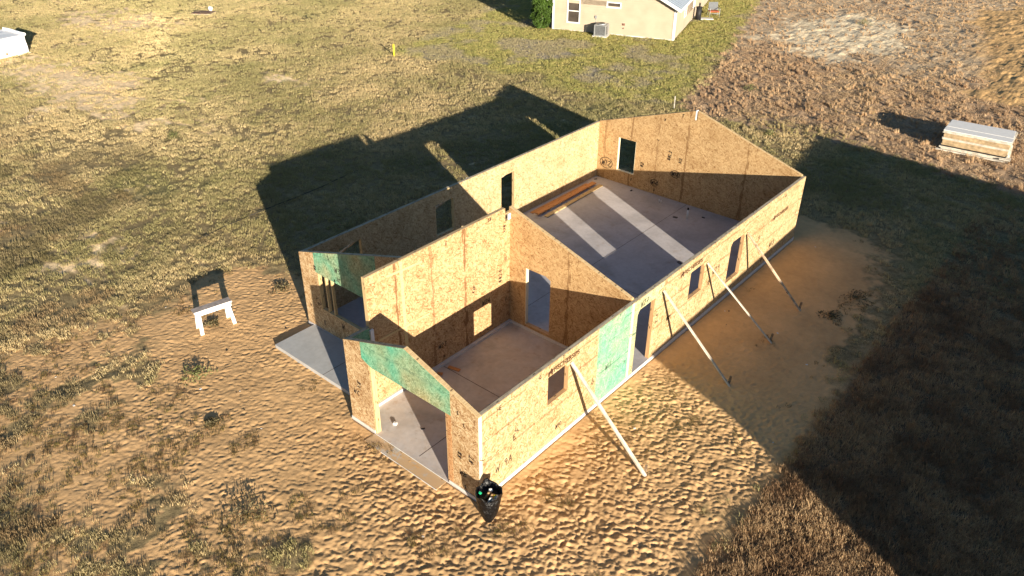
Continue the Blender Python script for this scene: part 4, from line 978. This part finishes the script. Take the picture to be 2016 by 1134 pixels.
# litter specks scattered over the sand and its edge
lit = MB(); rn = random.Random(5); n_ = 0
for i in range(90):
    x, y = rn.uniform(-13, 4.4), rn.uniform(-5.5, 18)
    if -9 < x < .3 and y > -.2: continue
    g = ghf(x, y); s = rn.uniform(.008, .022)
    Mx = Matrix.Translation((x, y, g+.006)) @ Matrix.Rotation(rn.uniform(0,6), 4, 'Z') @ Matrix.Rotation(rn.uniform(-.5,.5), 4, 'X')
    lit.box((-s*1.4,-s,0), (s*1.4,s,.008), 0 if rn.random() < .6 else 1, Mx)
o = lit.build('sand_litter', [PAPER, DARKM]); tag(o, 'tiny pale and dark crumbs of litter scattered over the sand', 'litter', kind='stuff')

# ------------------------------------------------------------------ grass
lib = bpy.data.collections.new('grass_clumps')
def clump(nm, n, spread, lean, wd, seed, mat, curve=.35):
    rn = np.random.default_rng(seed); co = []; fc = []; k = 0
    for i in range(n):
        a = rn.uniform(0, 6.283); r = spread*math.sqrt(rn.uniform(0, 1)); bx, by = r*math.cos(a), r*math.sin(a)
        d = rn.uniform(0, 6.283); h = rn.uniform(.45, 1); ln = lean*rn.uniform(.2, 1.2)*h
        w = wd*rn.uniform(.6, 1.3); sx, sy = -math.sin(d+rn.uniform(-1,1))*w, math.cos(d)*w
        p1 = (bx+math.cos(d)*ln*.4, by+math.sin(d)*ln*.4, h*.6); p2 = (bx+math.cos(d)*ln*(1+curve), by+math.sin(d)*ln*(1+curve), h*(1-.25*lean))
        co += [(bx-sx,by-sy,-.05), (bx+sx,by+sy,-.05), (p1[0]+sx*.8,p1[1]+sy*.8,p1[2]), (p1[0]-sx*.8,p1[1]-sy*.8,p1[2]), p2]
        fc += [(k,k+1,k+2,k+3), (k+3,k+2,k+4)]; k += 5
    me = bpy.data.meshes.new(nm); me.from_pydata(co, [], fc); me.materials.append(mat)
    o = bpy.data.objects.new(nm, me); return o
gm, nt, b = new_mat('grass_blades', .75, .15)
at = N(nt, 'ShaderNodeAttribute', attribute_name='tint', attribute_type='INSTANCER')
oi = N(nt, 'ShaderNodeObjectInfo'); tcg = N(nt, 'ShaderNodeTexCoord'); ng = N(nt, 'ShaderNodeTexNoise', i_Scale=14.0, i_Detail=1.0); nt.links.new(tcg.outputs['Object'], ng.inputs[0])
cg = mixc(nt, 1.0, at.outputs['Color'], ramp(nt, ng.outputs[0], [(.3, (.6,.62,.6)), (.7, (1.4,1.35,1.25))]), 'MULTIPLY')
nt.links.new(cg, b.inputs['Base Color'])
tr = N(nt, 'ShaderNodeBsdfTranslucent'); nt.links.new(cg, tr.inputs[0]); mxs = N(nt, 'ShaderNodeMixShader', i_0=.22)
nt.links.new(b.outputs[0], mxs.inputs[1]); nt.links.new(tr.outputs[0], mxs.inputs[2]); nt.links.new(mxs.outputs[0], nt.nodes['Material Output'].inputs[0])
VAR = [clump('grass_a', 30, 1.3, .45, .06, 1, gm), clump('grass_b', 30, 1.3, .75, .055, 2, gm), clump('grass_c', 26, 1.1, .3, .055, 3, gm), clump('grass_d', 34, 1.5, 1.0, .055, 4, gm),
       clump('tuft_a', 46, .28, .38, .028, 5, gm), clump('tuft_b', 46, .34, .55, .028, 6, gm), clump('tuft_c', 40, .24, .28, .026, 7, gm)]
for i, o in enumerate(VAR): lib.objects.link(o)
def scatter(name, pts, tint, scl, idx, label):
    n = len(pts); me = bpy.data.meshes.new(name); me.vertices.add(n); me.vertices.foreach_set('co', pts.astype(np.float32).ravel())
    a = me.attributes.new('tint', 'FLOAT_COLOR', 'POINT'); a.data.foreach_set('color', np.concatenate([tint, np.ones((n,1))], 1).astype(np.float32).ravel())
    a = me.attributes.new('scl', 'FLOAT_VECTOR', 'POINT'); a.data.foreach_set('vector', scl.astype(np.float32).ravel())
    a = me.attributes.new('idx', 'INT', 'POINT'); a.data.foreach_set('value', idx.astype(np.int32))
    rot = np.zeros((n,3)); rot[:, 2] = RNG.uniform(0, 6.283, n); rot[:, 0] = RNG.normal(0, .1, n); rot[:, 1] = RNG.normal(0, .1, n)
    a = me.attributes.new('rot', 'FLOAT_VECTOR', 'POINT'); a.data.foreach_set('vector', rot.astype(np.float32).ravel())
    o = bpy.data.objects.new(name, me); col.objects.link(o)
    ng = bpy.data.node_groups.new(name+'_nodes', 'GeometryNodeTree')
    ng.interface.new_socket('Geometry', in_out='INPUT', socket_type='NodeSocketGeometry'); ng.interface.new_socket('Geometry', in_out='OUTPUT', socket_type='NodeSocketGeometry')
    gi = ng.nodes.new('NodeGroupInput'); go = ng.nodes.new('NodeGroupOutput')
    ci = ng.nodes.new('GeometryNodeCollectionInfo'); ci.inputs['Collection'].default_value = lib; ci.inputs['Separate Children'].default_value = True; ci.inputs['Reset Children'].default_value = True
    ip = ng.nodes.new('GeometryNodeInstanceOnPoints'); ip.inputs['Pick Instance'].default_value = True
    def na(nm, t):
        q = ng.nodes.new('GeometryNodeInputNamedAttribute'); q.data_type = t; q.inputs[0].default_value = nm; return q
    A, B_, C_ = na('rot', 'FLOAT_VECTOR'), na('scl', 'FLOAT_VECTOR'), na('idx', 'INT')
    L = ng.links.new
    L(gi.outputs[0], ip.inputs['Points']); L(ci.outputs[0], ip.inputs['Instance']); L(A.outputs['Attribute'], ip.inputs['Rotation']); L(B_.outputs['Attribute'], ip.inputs['Scale'])
    L(C_.outputs['Attribute'], ip.inputs['Instance Index']); L(ip.outputs[0], go.inputs[0])
    m = o.modifiers.new('scatter', 'NODES'); m.node_group = ng
    tag(o, label, 'grass', kind='stuff'); return o
def in_view(x, y, margin=1.10):
    X = np.stack([x-CP.x, y-CP.y, np.full(x.shape, -CP.z)], 0)
    M3 = np.array([_rr, _uu, _f]); q = M3 @ X; z = np.maximum(q[2], .1)
    return (q[2] > 1) & (np.abs(q[0]/z) < 1008/1544.26*margin+.02) & (np.abs(q[1]/z) < 567/1544.26*margin+.03)
def sample(dens_near, dens_far, box):
    """points whose density falls with distance from the camera; returns x,y,dist"""
    out = []
    x0, x1, y0, y1 = box
    n = int((x1-x0)*(y1-y0)*dens_near)
    done = 0
    while done < n:
        k = min(400000, n-done); x = RNG.uniform(x0, x1, k); y = RNG.uniform(y0, y1, k)
        v = in_view(x, y); x, y = x[v], y[v]
        d = np.sqrt((x-CP.x)**2+(y-CP.y)**2+CP.z**2)
        p = np.clip((17/d)**1.7, dens_far/dens_near, 1)
        kp = RNG.uniform(0, 1, len(x)) < p; out.append(np.stack([x[kp], y[kp], d[kp]])); done += k
    return np.concatenate(out, 1)
def outside_house(x, y, m=.08):
    ins = (x > -2*W-m) & (x < m) & (y > -m) & (y < LEN+m) & ~((x < -W) & (y < .45))
    bx, by = x+26.21, y-36.17; c, s = math.cos(BRZ), math.sin(BRZ); u, v = bx*c+by*s, -bx*s+by*c
    return ~ins & ~((u > -.1) & (u < 8.7) & (v > -.05) & (v < 15.2))
x, y, d = sample(125, 32, (-75, 12, -9, 85))
Z = zones(x, y); ok = outside_house(x, y)
keep = RNG.uniform(0, 1, len(x)); gs_ = np.clip(d/18, 1, 2.6)**.5
# --- lawn and left grass
cover = (1-Z['sand'])*(1-Z['field'])*(1-Z['dry'])*(1-Z['bare']*.74)
thin = sstep(.30, .62, fbm(x, y, .8, 91, 4)+.12*Z['lawn'])
sandy_edge = sstep(.3, -2.5, Z['sd'])                                        # sparse close to the sand
cov = cover*(.35+.65*thin)*(.30+.70*np.clip(sandy_edge, 0, 1))
k = ok & (keep < cov)
X, Y, D, GS = x[k], y[k], d[k], gs_[k]; Zk = {a: v[k] for a, v in Z.items()}
straw, olive, green = C3(.68, .54, .31), C3(.37, .325, .155), C3(.19, .215, .075)
mixn = np.clip(fbm(X, Y, .22, 101, 5)*2.6-.80+RNG.normal(0, .22, len(X)), 0, 1)
t = lerp(np.zeros((len(X),3))+straw, olive, mixn); t = lerp(t, green, np.clip(Zk['green']*.45+RNG.normal(0, .15, len(X)), 0, 1)*.7)
lawnc = lerp(np.zeros((len(X),3))+C3(.58, .49, .20), C3(.33, .35, .11), np.clip(RNG.normal(.45, .3, len(X)), 0, 1))
t = lerp(t, lawnc, Zk['lawn']); pur = sstep(.05, .16, fbm(X, Y, .35, 77, 4)-.5)*Zk['lawn']; t = lerp(t, C3(.44, .365, .29), pur*.6)
dark = sstep(.46, .66, fbm(X, Y, .42, 131, 4))*sstep(9, 1, Y)*sstep(-5, -9, X+Y*.3); t = lerp(t, C3(.14, .115, .06), dark*.7); t = lerp(t, C3(.30, .195, .11), sstep(.54, .7, fbm(X, Y, .6, 231, 4))*sstep(6, -1, Y)*.7)
yel = sstep(-22, -45, X)*.6; t = lerp(t, C3(.78, .68, .34), yel*.6*np.clip(RNG.normal(.6, .3, len(X)), 0, 1))
hgt = (.065+.055*fbm(X, Y, .9, 111, 3))*GS**.5*(1-.25*Zk['lawn'])*RNG.uniform(.6, 1.5, len(X))
wid = .085*GS*RNG.uniform(.75, 1.3, len(X))
pts = np.stack([X, Y, gh(X, Y)], 1)
scatter('lawn_grass', pts, np.clip(t, 0, 1), np.stack([wid, wid, hgt], 1), RNG.integers(0, 4, len(X)), 'olive and straw coloured short grass covering the lots left of and behind the house shell')
print('lawn', len(X))
# --- dry brown grass, right
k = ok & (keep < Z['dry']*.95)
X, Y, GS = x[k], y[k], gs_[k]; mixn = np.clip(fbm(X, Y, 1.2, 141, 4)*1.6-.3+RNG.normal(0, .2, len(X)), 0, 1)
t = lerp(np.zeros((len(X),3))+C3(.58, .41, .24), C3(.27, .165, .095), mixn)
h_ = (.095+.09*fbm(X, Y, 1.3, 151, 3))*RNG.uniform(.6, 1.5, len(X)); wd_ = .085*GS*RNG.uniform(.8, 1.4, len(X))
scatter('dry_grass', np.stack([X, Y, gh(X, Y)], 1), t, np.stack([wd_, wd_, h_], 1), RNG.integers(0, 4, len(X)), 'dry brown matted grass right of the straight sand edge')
print('dry', len(X))
# --- tussock field
k = ok & (RNG.uniform(0, 1, len(x)) < Z['field']*(1-Z['patch']*.62)*(1-Z['mound']*.93)*.75*(1-.62*sstep(37, 45, y+Z['n1']*8)))
X, Y, GS = x[k], y[k], gs_[k]; clus = fbm(X*1.0, Y*1.0, 1.7, 161, 3)
rn_ = RNG.normal(0, .2, len(X)); t = lerp(np.zeros((len(X),3))+C3(.74, .55, .35), C3(.44, .30, .195), np.clip(fbm(X, Y, .5, 171, 3)*1.4-.2+rn_, 0, 1))
t = lerp(t, C3(.32, .33, .12), np.clip(sstep(2.2, .2, Y-27.3+X*.0)+rn_, 0, 1)*.6*sstep(-9, -5, X)*sstep(0, -3, X))
big = (clus > .535) & (RNG.uniform(0,1,len(X)) < .7); h_ = np.where(big, .21, .065)*RNG.uniform(.5, 1.4, len(X)); wd_ = np.where(big, .15, .12)*RNG.uniform(.7, 1.3, len(X))*GS**.4
scatter('field_tussocks', np.stack([X, Y, gh(X, Y)], 1), np.clip(t, 0, 1), np.stack([wd_, wd_, h_], 1), np.where(big, RNG.integers(4, 7, len(X)), RNG.integers(0, 4, len(X))), 'dry pinkish brown tussocks over the rough field behind the gable')
print('field', len(X))
# --- weeds thinning out over the front left sand
k = ok & (RNG.uniform(0, 1, len(x)) < .5*Z['sand']*sstep(.58, .74, fbm(x, y, .9, 181, 4)+.30*sstep(2.0, -1.0, Z['sd'])-.06))&(x < 3.8)&(d < 40)
X, Y = x[k], y[k]; rn_ = np.clip(RNG.normal(.5, .3, len(X)), 0, 1); t = lerp(np.zeros((len(X),3))+C3(.24, .20, .07), C3(.14, .075, .045), rn_)
h_ = .045*RNG.uniform(.5, 1.6, len(X)); wd_ = .075*RNG.uniform(.5, 1.4, len(X))
scatter('sand_weeds', np.stack([X, Y, gh(X, Y)], 1), t, np.stack([wd_, wd_, h_], 1), RNG.integers(0, 4, len(X)), 'thin low weeds creeping over the edges of the sand')
print('sandweeds', len(X))
